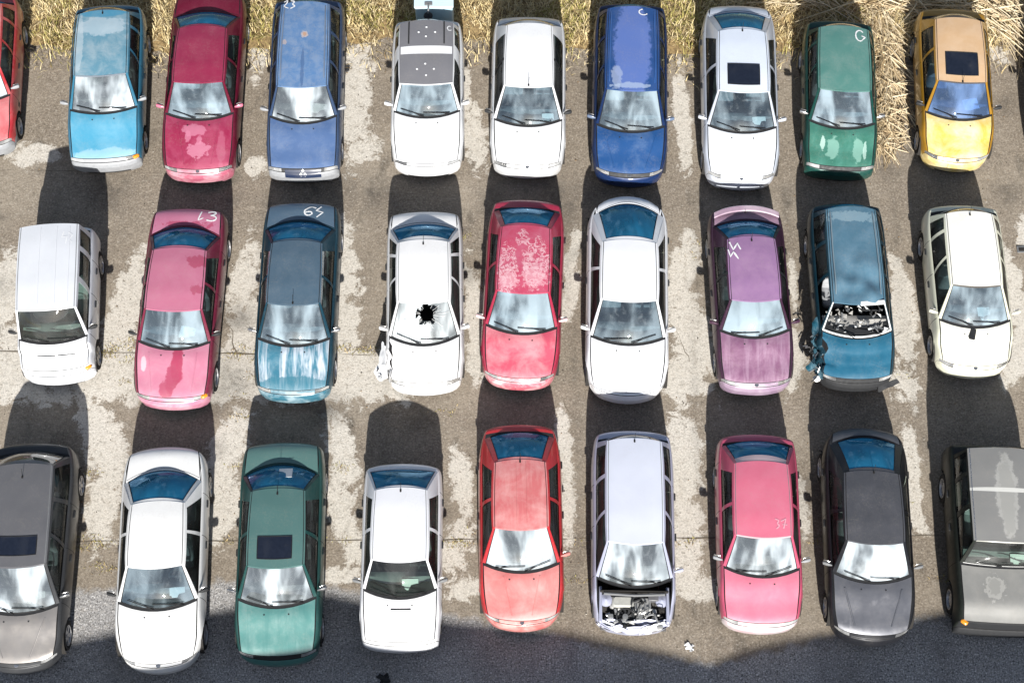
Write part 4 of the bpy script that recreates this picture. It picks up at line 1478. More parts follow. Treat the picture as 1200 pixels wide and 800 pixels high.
L = 3.97
car(name='hatchback_car', cat='hatchback', label='gold hatchback with faded tan roof and dark sunroof', badge=True, tf=0.15, fb=0.30, pos=(9.89, 17.36), yaw=3.5, L=L, W=1.66,
    W0=0.98, W1=1.67, R1=3.39, R0=3.72, style='hatch', glaze='coupe', rt=0.595, body=paint('paint_gold', (0.36, 0.185, 0.012), metal=0.1, dirt=0.05), group=G1,
    hood=paint('paint_gold_hood', (0.62, 0.42, 0.08), fade=(0.78, 0.68, 0.45), famt=0.75, fscale=1.5), roof=paint('paint_gold_roof', (0.56, 0.37, 0.21), fade=(0.62, 0.45, 0.30), famt=0.5),
    bumper=paint('paint_gold_bumper', (0.58, 0.44, 0.15), fade=(0.75, 0.68, 0.5), famt=0.6), wind=M['wind_blue'], sunroof=(0.10, 0.44, -0.64, 0.64), wheel=0, rear=M['rear_dark'],
    mirror_m=M['plastic'], antenna=(0.0, 0.01), header=paint('paint_dark_spoiler', (0.09, 0.085, 0.09)))

car(name='hatchback_car', cat='hatchback', label='dark grey hatchback standing just past the right edge, its shadow reaching into the back row', pos=(12.50, 17.2), yaw=4.0, L=3.9, W=1.66,
    W0=1.0, W1=1.7, R1=3.4, R0=3.7, style='hatch', rt=0.6, body=paint('paint_dark_grey', (0.05, 0.052, 0.056), dirt=0.05), group=G1, wheel=2)

# ---- middle row
L = 3.42
def ex_b1(c, root, parts, roof):
    g = MB()
    for x0, x1 in ((-0.36, 0.02), (0.06, 0.44)):
        g.tube([(x0 + (x1 - x0) * k / 6, 0.44 - c.L / 2 + 0.03 * ((x0 + (x1 - x0) * k / 6) / .5) ** 2, c.top_z(x0 + (x1 - x0) * k / 6, 0.44) + 0.002) for k in range(7)], 0.013, M['plastic'], 5)
    g.build('hood_vent', parts['hood'])
    strokes(c, roof, (0.40, 2.75), (0.22, 0.3), [[(.2, 1), (0, .5), (.5, .6), (.4, 0)], [(.6, .9), (1, .7), (.7, .3), (1, .1)]], roof_z(c), 0.02, paint('chalk_worn', (0.74, 0.75, 0.77), coat=0, rough=.8))
car(name='van', cat='van', label='small white van with tall flat roof and short bonnet', pos=(-9.52, 12.24), yaw=-4.3, L=L, W=1.60, H=1.74,
    W0=0.66, W1=1.12, R1=3.10, R0=3.32, style='van', rt=0.62, rk=1.0, belt=1.02, hl=0.80, bw=0.16, bt=0.05, br=0.02, tf=0.06, tr=0.03, uf=0.62, ro=0.66, rtap=0.0,
    body=whitep('paint_van', (0.66, 0.68, 0.72)), roof=paint('paint_van_roof', (0.64, 0.66, 0.70), metal=0.05, dirt=0.05), hood=whitep('paint_van_hood', (0.80, 0.81, 0.83)), group=G2,
    wind=M['wind_clear'], amber=(1,), gutter=M['greyplastic'], mirror_m=M['plastic'], wheel=0, ribs=(-0.25, 0.3, 0.72), extra=ex_b1, rear=M['rear_dark'], lamp_m=whitep('van_nose', (0.72, 0.73, 0.75)))

L = 4.52
pk = paint('paint_wine', (0.17, 0.018, 0.045))
def ex_b2(c, root, parts, roof):
    strokes(c, parts['trunk_lid'], (0.42, c.R0 + 0.27), (0.40, 0.24), [[(.2, 1), (.05, .07), (.32, .3)], [(.55, .9), (.75, 1.02), (1.0, .95), (.95, .75), (.70, .60)], [(.70, .60), (1.0, .52), (1.02, .18), (.78, .0), (.5, .1)]], lambda x, u: c.top_z(x, u) + 0.002, 0.035)
PINKF = (0.44, 0.14, 0.22)
car(name='sedan_car', cat='sedan', label='faded pink sedan with dark red streak down its bonnet', crease=[(0.42, 0.5)], pos=(-7.09, 11.67), yaw=0.9, L=L, W=1.70,
    W0=1.14, W1=1.82, R1=3.28, R0=3.98, style='sedan', rt=0.65, body=pk, group=G2, bw=0.2, bwr=0.24,
    hood=paint('paint_wine_hood', (0.47, 0.17, 0.25), fade=(0.50, 0.25, 0.32), famt=0.5, coat=0.2,
               patches=[PT(L, 0.10, 0.80, 0.13, 0.42, (0.34, 0.04, 0.09), 0.95, 0.5, 5), PT(L, 0.0, 0.50, 0.15, 0.28, (0.33, 0.05, 0.10), 0.9, 0.9, 5), PT(L, -0.10, 0.32, 0.14, 0.20, (0.34, 0.06, 0.11), 0.85, 0.9, 6), PT(L, -0.60, 0.82, 0.06, 0.17, (0.7, 0.45, 0.5), 0.8, 0.6, 6)]),
    roof=paint('paint_wine_roof', PINKF, fade=(0.47, 0.18, 0.26), famt=0.5, coat=0.25, patches=[PT(L, 0.42, 2.95, 0.22, 0.14, (0.33, 0.05, 0.10), 0.8, 1.3, 8), PT(L, 0.45, 2.3, 0.14, 0.10, (0.33, 0.05, 0.1), 0.7, 1.2, 8)]),
    trunk=paint('paint_wine_trunk', (0.45, 0.15, 0.24), fade=(0.48, 0.2, 0.29), famt=0.5, coat=0.2, patches=[PT(L, 0.0, 4.02, 0.5, 0.10, (0.36, 0.05, 0.11), 0.8, 1.2, 7)]),
    bumper=paint('paint_wine_bumper', (0.45, 0.17, 0.25), fade=(0.6, 0.42, 0.46), famt=0.6), drip=M['seam'], wheel=2, amber=(1,), mirror_m=M['plastic'], extra=ex_b2)

L = 4.5
pt_ = paint('paint_petrol', (0.010, 0.045, 0.07), metal=0.1, dirt=0.05)
def ex_b3(c, root, parts, roof):
    strokes(c, parts['trunk_lid'], (0.26, c.R0 + 0.24), (0.42, 0.27), [[(.64, .84), (.38, 1), (.1, .7), (.02, .5), (.1, .2), (.3, .15), (.45, .3), (.4, .5), (.2, .5), (.05, .4)], [(.9, 1), (.65, .6), (1.0, .45), (.68, 0)]],
            lambda x, u: c.top_z(x, u) + 0.002, 0.035)
car(name='sedan_car', cat='sedan', label='petrol blue sedan with white weathered streaks on its bonnet and chalked boot', ridge=0.018, drip=M['chrome'], pos=(-4.57, 11.83), yaw=0.1, L=L, W=1.70,
    W0=1.05, W1=1.80, R1=3.29, R0=3.95, style='sedan', rt=0.61, body=pt_, group=G2, bwr=0.2,
    hood=paint('paint_petrol_hood', (0.035, 0.15, 0.22), fade=(0.22, 0.34, 0.41), famt=0.45, streak=0.8, streak_col=(0.56, 0.60, 0.66), coat=0.3, patches=[PT(L, 0, 0.26, 0.8, 0.16, (0.035, 0.15, 0.21), 0.8, 0.7, 6)]),
    roof=paint('paint_petrol_roof', (0.075, 0.125, 0.175), metal=0.2, fade=(0.11, 0.16, 0.21), famt=0.5), trunk=paint('paint_petrol_trunk', (0.085, 0.14, 0.20), metal=0.2),
    bumper=paint('paint_petrol_bumper', (0.03, 0.12, 0.17), fade=(0.34, 0.44, 0.48), famt=0.6, fscale=3), wheel=2, extra=ex_b3, mirror_m=M['chrome'], antenna=(0, 0.02))

L = 4.12
def ragged(g, pts, amp, mat, seed=0, n=10):
    """torn sheet between two polylines"""
    A, B = pts
    P = []
    for i in range(n):
        t = i / (n - 1)
        a = Vector(A[0]).lerp(Vector(A[1]), t)
        b = Vector(B[0]).lerp(Vector(B[1]), t)
        row = []
        for k in range(7):
            q = a.lerp(b, k / 6)
            nz = mnoise.noise_vector(Vector((q.x * 9 + seed, q.y * 9, q.z * 9)))
            row.append(q + nz * amp * (0.3 + 0.7 * (k / 6)))
        P.append(row)
    g.grid(P, mat)
def ex_b4(c, root, parts, roof):
    y0 = -c.L / 2
    r4 = random.Random(8)
    g = MB()
    def on(q, v):
        u = c.W0 + c.bw * q * q
        x = q * 0.905 * c.w(c.W0 + c.bw)
        B = Vector((x, u - c.L / 2, c.top_z(x, u) - 0.006))
        return B.lerp(Vector(c.roof_pt(q, 0.0)), v) + Vector((0, -0.05, 0.055)) * (1 - q * q) * 4 * v * (1 - v) + Vector((0, -0.004, 0.003))
    for k in range(22):
        a = 2 * math.pi * k / 22 + r4.uniform(-.1, .1)
        q, v, l = 0.12 + .24 * math.cos(a), 0.73 + .16 * math.sin(a), r4.uniform(.12, .5)
        pts = []
        for i in range(6):
            t = i / 5
            qq = q + l * 1.3 * t * math.cos(a) + r4.uniform(-.015, .015)
            vv = v + l * 0.9 * t * math.sin(a) + r4.uniform(-.01, .01)
            if abs(qq) < .88 and .06 < vv < .93:
                pts.append(on(qq, vv))
        if len(pts) > 1:
            g.tube(pts, 0.0035, M['plate'], 4)
    g.build('glass_crack', parts.get('windscreen', root))
    g = MB()
    ragged(g, (((-0.80, y0 + 0.95, 0.74), (-0.78, y0 + 0.30, 0.60)), ((-1.10, y0 + 0.52, 0.42), (-0.98, y0 + 0.30, 0.40))), 0.04, WHITE, 3)
    ragged(g, (((-0.82, y0 + 0.95, 0.78), (-0.82, y0 + 0.55, 0.72)), ((-0.92, y0 + 1.1, 0.72), (-0.98, y0 + 0.65, 0.55))), 0.04, WHITE, 8)
    g.build('crumpled_fender', root)
    g = MB()
    for k in range(7):
        p = Vector((-0.86 - 0.14 * random.random(), y0 + 0.30 + 0.35 * random.random(), 0.42 + .1 * random.random()))
        q = p + Vector((random.uniform(-.1, .15), random.uniform(-.2, .2), random.uniform(-.05, .1)))
        g.tube([p, (p + q) / 2 + Vector((0, 0, .04)), q], 0.014, M['plastic'] if k % 2 else M['chrome'], 6)
    g.box((-0.90, y0 + 0.40, 0.42), (0.20, 0.12, 0.10), M['lamp'], 0.02, rot=0.5, tilt=0.4)
    g.build('broken_headlight', root)
car(name='hatchback_car', cat='hatchback', label='white crashed hatchback with hole in its windscreen and torn front wing', pos=(-1.81, 12.00), yaw=-1.3, L=L, W=1.66,
    W0=0.90, W1=1.67, R1=3.14, R0=3.72, style='hatch', glaze='hatch', deck=True, rt=0.585, rtap=0.0, body=whitep('paint_white_crash', (0.74, 0.74, 0.745)), group=G2, wind=M['wind_shatter'], hole=(0.12, 0.76, 0.36, 0.25),
    gutter=M['greyplastic'], wheel=0, antenna=(0, 0.93), rip=(-1, 0.0, 1.0, 0.10), extra=ex_b4, bw=0.24, rv1=0.86)

L = 4.25
def ex_b5(c, root, parts, roof):
    strokes(c, roof, (0.34, 3.12), (0.30, 0.36), [[(.0, .95), (.3, .75), (.15, .55), (.55, .5)], [(.35, 1), (.45, .3)], [(.75, .95), (.5, .6), (.9, .5), (1, .2), (.6, 0)]], roof_z(c), 0.035)
RP = (0.66, 0.42, 0.46)
car(name='hatchback_car', cat='hatchback', label='crimson hatchback with lacy white peeling paint over its roof', tf=0.15, tr=0.12, fb=0.26, pos=(0.14, 12.11), yaw=2.7, L=L, W=1.69,
    W0=1.05, W1=1.79, R1=3.38, R0=4.02, style='hatch', glaze='sedan', rt=0.605, body=paint('paint_crimson', (0.36, 0.02, 0.055)), group=G2,
    hood=paint('paint_crimson_hood', (0.50, 0.075, 0.12), fade=(0.66, 0.32, 0.34), famt=0.6, fscale=1.6),
    roof=paint('paint_crimson_roof', (0.46, 0.055, 0.11), fade=(0.50, 0.16, 0.24), famt=0.4, lace=[(-0.34, 2.35 - L / 2, 0.2, 0.60, RP, 0.9), (0.24, 2.5 - L / 2, 0.28, 0.60, RP, 0.9), (-0.05, 3.05 - L / 2, 0.16, 0.2, RP, 0.8)], patches=[PT(L, -0.3, 2.1, 0.2, 0.25, RP, 0.5, 2.0, 13), PT(L, 0.22, 2.2, 0.26, 0.3, RP, 0.5, 2.0, 13)]),
    bumper=paint('paint_crimson_bumper', (0.50, 0.10, 0.14), fade=(0.74, 0.6, 0.6), famt=0.7, fscale=2.5), mirror_m=paint('mirror_pale_pink', (0.72, 0.5, 0.52)), wheel=0, rear_q=0.84, bwr=0.12)

car(name='coupe_car', cat='coupe', label='pearl white coupe with large rounded blue rear window', crease=[(0.22, 0.40)], wdir=-1, tr=0.20, wind=M['wind_mid'], pos=(2.39, 11.81), yaw=1.8, L=4.70, W=1.76,
    W0=1.11, W1=1.90, R1=3.33, R0=4.42, style='sedan', glaze='coupe', rt=0.635, rtap=0.02, body=whitep('paint_pearl', (0.76, 0.77, 0.80)), roof=paint('paint_pearl_roof', (0.76, 0.77, 0.80), dirt=0.05), group=G2,
    hood=whitep('paint_pearl_hood', (0.76, 0.76, 0.785)), fb=0.34, rb=0.42, hl=0.64, bwr=0.30, wheel=1, rear_q=0.84, rv0=0.04, belt=0.90, mirror_m=WHITE, tf=0.15, lamp_m=whitep('pearl_nose', (0.7, 0.72, 0.75)), amber=None)

L = 4.2
def ex_b7(c, root, parts, roof):
    strokes(c, roof, (-0.38, 2.88), (0.26, 0.42), [[(.15, 1), (.41, .53), (.77, .9), (1, .53)], [(0, .58), (.15, .16), (.41, .42), (.77, 0)]], roof_z(c), 0.035)
    g = MB()
    P = []
    for i in range(17):
        q = -1 + 2 * i / 16
        x = q * 0.70
        y = c.L / 2 - 0.13 - 0.10 * q * q - c.rb * .3 * q * q
        z = c.belt + 0.10 - 0.05 * abs(q) ** 4
        P.append([(x, y - 0.07, z), (x, y - 0.05, z + 0.025), (x, y + 0.05, z + 0.03), (x, y + 0.07, z + 0.01), (x, y + 0.05, z - 0.02), (x, y - 0.05, z - 0.015), (x, y - 0.07, z)])
    g.grid(P, paint('paint_plum_spoiler', (0.30, 0.20, 0.27), fade=(0.5, 0.42, 0.47), famt=0.5))
    for x in (-0.5, 0, 0.5):
        g.box((x, c.L / 2 - 0.16, c.belt + 0.03), (0.05, 0.08, 0.12), M['plastic'], 0.01)
    g.build('rear_spoiler', parts['trunk_lid'])
car(name='sedan_car', cat='sedan', label='purple sedan with lilac faded roof and boot spoiler', badge=True, wdir=-1, bpillar=M['plastic'], pos=(5.11, 12.00), yaw=-0.6, L=L, W=1.66,
    W0=1.07, W1=1.71, R1=3.22, R0=3.80, style='sedan', rt=0.575, body=paint('paint_plum', (0.05, 0.02, 0.042), metal=0.1, dirt=0.05), group=G2,
    hood=paint('paint_plum_hood', (0.19, 0.085, 0.155), fade=(0.36, 0.22, 0.31), famt=0.55, streak=0.3, streak_col=(0.45, 0.33, 0.42)), roof=paint('paint_plum_roof', (0.27, 0.15, 0.29), fade=(0.34, 0.20, 0.34), famt=0.6, coat=0.3),
    trunk=paint('paint_plum_trunk', (0.22, 0.13, 0.19), fade=(0.42, 0.28, 0.37), famt=0.5), bumper=paint('paint_plum_bumper', (0.25, 0.17, 0.25), fade=(0.4, 0.33, 0.4), famt=0.5), wheel=1, extra=ex_b7, antenna=(0, 0.93))

L = 4.18
def ex_b8(c, root, parts, roof):
    y0 = -c.L / 2
    teal = paint('paint_teal_torn', (0.015, 0.08, 0.12), fade=(0.16, 0.26, 0.31), famt=0.6, fscale=6)
    g = MB()
    ragged(g, (((-0.74, y0 + 1.15, 0.84), (-0.72, y0 + 0.15, 0.62)), ((-0.92, y0 + 1.0, 0.60), (-0.84, y0 + 0.2, 0.42))), 0.09, teal, 5, 16)
    ragged(g, (((-0.78, y0 + 0.75, 0.7), (-0.78, y0 + 0.45, 0.62)), ((-1.02, y0 + 0.52, 0.40), (-0.96, y0 + 0.40, 0.36))), 0.06, teal, 15, 8)
    ragged(g, (((-0.80, y0 + 1.45, 0.92), (-0.78, y0 + 1.15, 0.88)), ((-0.92, y0 + 1.38, 0.80), (-0.90, y0 + 1.05, 0.70))), 0.05, teal, 25, 8)
    g.build('crumpled_fender', root)
    g = MB()
    for k in range(16):
        p = Vector((-0.80 - 0.16 * random.random(), y0 + 0.15 + 1.1 * random.random(), 0.45 + .3 * random.random()))
        q = p + Vector((random.uniform(-.14, .1), random.uniform(-.2, .2), random.uniform(-.1, .1)))
        g.tube([p, (p + q) / 2 + Vector((0.02, 0, .05)), q], 0.012, [M['plastic'], M['chrome'], M['greyplastic']][k % 3], 6)
    g.box((-0.83, y0 + 0.22, 0.5), (0.14, 0.12, 0.14), M['plate'], 0.03, rot=0.4, tilt=0.6)
    g.build('wreckage', root)
    g = MB()      # bumper end hanging off at the right front corner
    ragged(g, (((0.45, y0 + 0.06, 0.50), (0.84, y0 + 0.22, 0.52)), ((0.46, y0 - 0.05, 0.40), (0.93, y0 + 0.16, 0.46))), 0.03, M['plastic'], 4, 10)
    g.build('hanging_bumper', root)
    g = MB()      # torn headlining strip along the header
    g.box((0.28, c.W1 + 0.03 - c.L / 2, c.H - 0.035), (0.52, 0.10, 0.03), M['plate'], 0.01, rot=0.08)
    g.build('torn_trim', root)
    g = MB()
    for k in range(70):
        x, yy = random.uniform(-.55, .6), random.uniform(c.W0 + .12, c.W0 + .75) - c.L / 2
        z = 0.93 + 0.06 * random.random()
        s_ = random.uniform(.02, .09)
        mt = [M['cloth_pale'], M['plate'], M['greyplastic'], M['dash']][k % 4]
        vs = [(x + random.uniform(-s_, s_), yy + random.uniform(-s_, s_), z + random.uniform(-.02, .03)) for _ in range(4)]
        g.add(vs, [(0, 1, 2), (0, 2, 3), (0, 3, 1), (1, 3, 2)], mt)
    g.build('broken_glass', root, smooth=False)['kind'] = 'stuff'
    g = MB()      # pale seal left round the windscreen opening
    ua_ = c.W0 + c.bw
    pts = []
    for k in range(15):
        q = -0.95 + 1.9 * k / 14
        u = c.W0 + c.bw * q * q
        x = q * 0.905 * c.w(ua_)
        pts.append((x, u - c.L / 2 + .01, c.top_z(x, u) + 0.012))
    g.tube(pts, 0.022, M['plate'], 6)
    for sg in (-1, 1):
        B, T = Vector(pts[0 if sg < 0 else -1]), Vector(c.roof_pt(sg * 0.95, 0.0, -0.01))
        g.tube([B.lerp(T, k / 6) for k in range(7)], 0.017, M['plate'], 6)
    g.build('windscreen_seal', root)
car(name='estate_car', cat='estate car', label='teal crashed estate car without windscreen, its front wing torn open', pos=(7.23, 12.09), yaw=0.3, L=L, W=1.66,
    W0=0.97, W1=1.55, R1=3.84, R0=4.04, style='estate', rt=0.60, body=paint('paint_teal', (0.008, 0.036, 0.055), metal=0.1, dirt=0.04), group=G2, wind=None,
    hood=paint('paint_teal_hood', (0.012, 0.095, 0.165), fade=(0.05, 0.17, 0.25), famt=0.4, fscale=1.2), roof=paint('paint_teal_roof', (0.07, 0.155, 0.22), fade=(0.13, 0.225, 0.30), famt=0.5, patches=[PT(L, 0, 3.6, 0.6, 0.12, (0.30, 0.42, 0.48), 0.45, 1.4, 9)]),
    dent=0.22, rip=(-1, 0.0, 1.15, 0.16), hooddent=0.52, rails=True, rail_m=paint('rail_teal', (0.18, 0.24, 0.28)), extra=ex_b8, no_mirror=0, wheel=2, wipers=True, bumper=BUMPD, no_side=(-1, 0), seat_m=M['cloth'], dash_m=M['cloth_pale'])

L = 3.84
def ex_b9(c, root, parts, roof):
    g = MB()
    g.box((-0.08, c.W0 - 0.16 - c.L / 2, c.top_z(0, c.W0 - .16) + 0.012), (0.13, 0.26, 0.03), M['plastic'], 0.012, rot=-0.25)
    g.build('wiper_pivot_cover', root)
car(name='hatchback_car', cat='hatchback', label='ivory hatchback at the right end of the middle row', badge=True, ridge=0.004, pos=(9.72, 12.38), yaw=0.9, L=L, W=1.68,
    W0=0.92, W1=1.66, R1=3.44, R0=3.66, style='hatch', rt=0.575, body=paint('paint_ivory', (0.72, 0.72, 0.58), dirt=0.06), hood=whitep('paint_ivory_hood', (0.77, 0.76, 0.67)), roof=whitep('paint_ivory_roof', (0.83, 0.82, 0.76)), group=G2,
    wheel=2, rear=M['rear_dark'], header=paint('ivory_spoiler_dark', (0.12, 0.11, 0.10)), antenna=(0, 0.95), extra=ex_b9, fb=0.30, belt=0.93)

# ---- front row
L = 4.6
car(name='estate_car', cat='estate car', label='metallic grey estate car with dark sunroof at the left end of the front row', crease=[(0.26, 0.55)], badge=True, tf=0.16, tr=0.13, pos=(-9.62, 6.15), yaw=-1.4, L=L, W=1.78, H=1.46,
    W0=1.06, W1=1.87, R1=3.98, R0=4.40, style='estate', rt=0.66, rtap=0.08, body=paint('paint_gunmetal', (0.05, 0.052, 0.056), metal=0.2, dirt=0.04), group=G3, hood=paint('paint_gunmetal_hood', (0.27, 0.255, 0.245), metal=0.35, fade=(0.34, 0.31, 0.28), famt=0.4),
    roof=paint('paint_gunmetal_roof', (0.155, 0.155, 0.165), metal=0.35), sunroof=(0.10, 0.28, -0.7, 0.66), wheel=0, wind=M['wind_dust_glare'], rear=M['rear_dark'], fb=0.32, mirror_m=M['chrome'], gutter=M['greyplastic'], antenna=(0.0, 0.86), rv1=0.85)

car(name='sedan_car', cat='sedan', label='clean white sedan with long bonnet in the front row', crease=[(0.30, 0.52)], badge=True, tf=0.17, tr=0.13, wind=M['wind_mid'], pos=(-6.87, 6.15), yaw=-2.5, L=4.56, W=1.74,
    W0=1.15, W1=1.87, R1=3.22, R0=4.0, style='sedan', glaze='coupe', rt=0.60, body=whitep('paint_white_sedan', (0.75, 0.75, 0.745)), group=G3, wheel=0, fb=0.34, rb=0.2, bwr=0.26, mirror_m=M['plastic'], handle_m=M['plastic'], hl=0.66, rear_q=0.9)

L = 4.5
car(name='sedan_car', cat='sedan', label='sea green sedan with white sticker in its rear window and sunroof', drip=M['seam'], pos=(-4.57, 6.30), yaw=-1.3, L=L, W=1.72,
    W0=1.05, W1=1.72, R1=3.33, R0=3.96, style='sedan', rt=0.61, body=paint('paint_sea_green', (0.02, 0.075, 0.07), metal=0.15, dirt=0.05), group=G3,
    hood=paint('paint_sea_green_hood', (0.09, 0.235, 0.22), fade=(0.22, 0.34, 0.325), famt=0.5, streak=0.5, streak_col=(0.07, 0.20, 0.19), coat=0.3),
    roof=paint('paint_sea_green_roof', (0.09, 0.185, 0.175), metal=0.2), trunk=paint('paint_sea_green_trunk', (0.10, 0.20, 0.185), metal=0.15), sunroof=(0.10, 0.38, -0.62, 0.56), wind=M['wind_dust_glare'], wheel=1, bwr=0.24,
    mirror_m=M['chrome'], antenna=(0, 0.93), bumper=paint('paint_sea_green_bumper', (0.05, 0.16, 0.15)), grille_m=M['plastic'],
    extra=lambda c, r, p, rf: (lambda g: (g.box((0.12, (c.R0 * .55 + c.R1 * .45) - c.L / 2 + 0.03, c.H - 0.205), (0.27, 0.25, 0.006), M['paper'], 0.0, tilt=-0.52), g.build('window_sticker', r)))(MB()))

def ex_c4(c, root, parts, roof):
    g = MB()
    g.box((0.02, c.W0 - 0.22 - c.L / 2, c.top_z(0, c.W0 - .22) + 0.004), (0.40, 0.035, 0.02), M['plastic'], 0.008)
    g.build('hood_vent', parts['hood'])
    g = MB()
    for sg in (-1, 1):
        g.tube([(sg * (0.05 + 0.6 * k / 8), c.pt(sg * (0.05 + 0.6 * k / 8), 0.115, .56)[1], 0.57) for k in range(9)], 0.012, M['greyplastic'], 5)
    g.build('bumper_strip', parts['front_bumper'])
car(name='hatchback_car', cat='hatchback', label='small white hatchback with dark vent slot on its bonnet', ridge=0.003, tf=0.08, tr=0.05, pos=(-2.19, 6.57), yaw=-0.3, L=3.74, W=1.62,
    W0=0.96, W1=1.57, R1=3.08, R0=3.60, style='hatch', glaze='sedan', rt=0.59, body=whitep('paint_white_small', (0.76, 0.77, 0.80)), roof=whitep('paint_white_small_roof', (0.72, 0.73, 0.77)), hood=whitep('paint_white_small_hood', (0.76, 0.76, 0.775)), group=G3,
    wind=M['wind_clear'], wheel=2, rear_q=0.93, bwr=0.06, antenna=(0, 0.95), extra=ex_c4, fb=0.14, lamp_m=whitep('small_nose', (0.62, 0.63, 0.64)), mirror_m=M['greyplastic'], gutter=M['greyplastic'])

L = 4.16
car(name='hatchback_car', cat='hatchback', label='bright red hatchback with sun-bleached pink roof and bonnet', crease=[(0.20, 0.36)], badge=True, wdir=-1, tf=0.16, tr=0.14, fb=0.28, pos=(0.20, 6.99), yaw=-0.7, L=L, W=1.70,
    W0=1.06, W1=1.80, R1=3.24, R0=3.98, style='hatch', glaze='sedan', rt=0.585, body=paint('paint_bright_red', (0.48, 0.025, 0.03)), group=G3,
    hood=paint('paint_bleached_hood', (0.56, 0.16, 0.155), fade=(0.66, 0.34, 0.32), famt=0.6, fscale=1.3, coat=0.2), roof=paint('paint_bleached_roof', (0.54, 0.145, 0.15), fade=(0.66, 0.36, 0.35), famt=0.6, fscale=1.8, coat=0.25, streak=0.3, streak_col=(0.66, 0.36, 0.34)),
    bumper=paint('paint_bleached_bumper', (0.55, 0.14, 0.13), fade=(0.7, 0.45, 0.42), famt=0.6), mirror_m=paint('mirror_coral', (0.6, 0.2, 0.18)), wheel=0, wind=M['wind_dust_glare'], antenna=(0.0, 0.97), rear_q=0.84, no_mirror=-1, ribs=(-0.15, 0.22))

L = 4.1
def ex_c6(c, root, parts, roof):
    y0 = -c.L / 2
    hood1 = c.W0 - 0.075
    g = MB()
    # tray and inner wings
    g.box((0, y0 + 0.50, 0.40), (1.30, 0.84, 0.04), plain('bay_grime', (0.10, 0.095, 0.09), 0.9, var=0.6), 0.01)
    g.box((0, y0 + hood1 + 0.01, 0.66), (1.34, 0.03, 0.42), M['under'], 0.008)
    lil = c.p['body']
    for sg in (-1, 1):
        g.box((sg * 0.66, y0 + 0.52, 0.60), (0.06, 0.72, 0.34), lil, 0.015)
        g.lathe([(0.0, 0.13), (0.05, 0.12), (0.07, 0.06), (0.09, 0.0)], lil, 16, 'z', (sg * 0.55, y0 + 0.62, 0.66))
    g.build('engine_bay', root)
    def part(nm, fn):
        mb = MB()
        fn(mb)
        return mb.build(nm, root)
    alu = plain('cast_alloy', (0.42, 0.42, 0.41), 0.5, 0.5)
    part('air_box', lambda b: (b.box((-0.22, y0 + 0.58, 0.70), (0.42, 0.22, 0.14), plain('air_box_grey', (0.40, 0.40, 0.37), 0.6), 0.03), b.tube([(-0.02, y0 + .58, .70), (0.1, y0 + .62, .72), (0.16, y0 + .55, .68)], 0.05, M['plastic'], 10)))
    part('engine_block', lambda b: (b.box((0.16, y0 + 0.52, 0.58), (0.34, 0.34, 0.24), alu, 0.03), [b.tube([(0.02 + .09 * k, y0 + .34, .62), (0.04 + .09 * k, y0 + .44, .73), (0.04 + .09 * k, y0 + .60, .70)], 0.022, alu, 8) for k in range(4)]))
    part('battery', lambda b: b.box((0.38, y0 + 0.68, 0.70), (0.20, 0.16, 0.16), plain('battery_case', (0.12, 0.12, 0.13), 0.5), 0.012))
    def fan(b):
        cx_, cy_, z = -0.17, y0 + 0.30, 0.66
        ring = [(cx_ + 0.17 * math.cos(t), cy_ + 0.15 * math.sin(t), z + 0.05 * math.sin(t)) for t in [2 * math.pi * i / 24 for i in range(25)]]
        b.tube(ring, 0.016, M['plastic'], 6)
        b.lathe([(0.0, 0.06), (0.03, 0.055), (0.035, 0.0)], M['greyplastic'], 14, 'z', (cx_, cy_, z))
        for k in range(9):
            a = 2 * math.pi * k / 9
            vs = []
            for r, w_ in ((0.05, 0.25), (0.10, 0.22), (0.155, 0.20)):
                for sg in (-1, 1):
                    t = a + sg * w_ + (r - .05) * 3
                    vs.append((cx_ + r * math.cos(t), cy_ + r * 0.9 * math.sin(t), z + 0.012 * sg + 0.045 * math.sin(t) * r / .17))
            b.add(vs, [(0, 1, 3, 2), (2, 3, 5, 4)], M['plastic'])
    part('radiator_fan', fan)
    def hoses(b):
        rnd = random.Random(4)
        for k in range(16):
            p0 = Vector((rnd.uniform(-.1, .5), y0 + rnd.uniform(.22, .7), rnd.uniform(.58, .72)))
            p3 = p0 + Vector((rnd.uniform(-.3, .3), rnd.uniform(-.3, .3), rnd.uniform(-.05, .05)))
            p1 = p0 + Vector((rnd.uniform(-.1, .1), rnd.uniform(-.1, .1), .10))
            p2 = p3 + Vector((rnd.uniform(-.1, .1), rnd.uniform(-.1, .1), .08))
            pts = [((1 - t) ** 3) * p0 + 3 * t * (1 - t) ** 2 * p1 + 3 * t * t * (1 - t) * p2 + t ** 3 * p3 for t in (i / 9 for i in range(10))]
            for q in pts:
                q.x = max(-.56, min(.56, q.x))
                q.y = max(y0 + .2, min(y0 + hood1 - .03, q.y))
            b.tube(pts, rnd.choice((.008, .012, .02)), rnd.choice((M['plastic'], M['plastic'], alu, M['greyplastic'], M['plate'])), 7)
    part('hose', hoses)
    def clutter(b):
        r3 = random.Random(9)
        for k in range(52):
            x, yy = r3.uniform(-.56, .58), y0 + r3.uniform(.10, c.W0 - .14)
            sz = (r3.uniform(.03, .12), r3.uniform(.03, .10), r3.uniform(.03, .09))
            mt = r3.choice((alu, M['greyplastic'], M['plastic'], M['plate'], alu, M['under'], M['chrome']))
            if k % 3 == 0:
                b.lathe([(-sz[2] / 2, 0.0), (-sz[2] / 2, sz[0] / 2), (sz[2] / 2, sz[0] / 2), (sz[2] / 2 + .01, sz[0] / 3), (sz[2] / 2 + .01, 0)], mt, 12, 'z', (x, yy, r3.uniform(.50, .68)))
            else:
                b.box((x, yy, r3.uniform(.50, .68)), sz, mt, .008, rot=r3.uniform(0, 3), tilt=r3.uniform(-.3, .3))
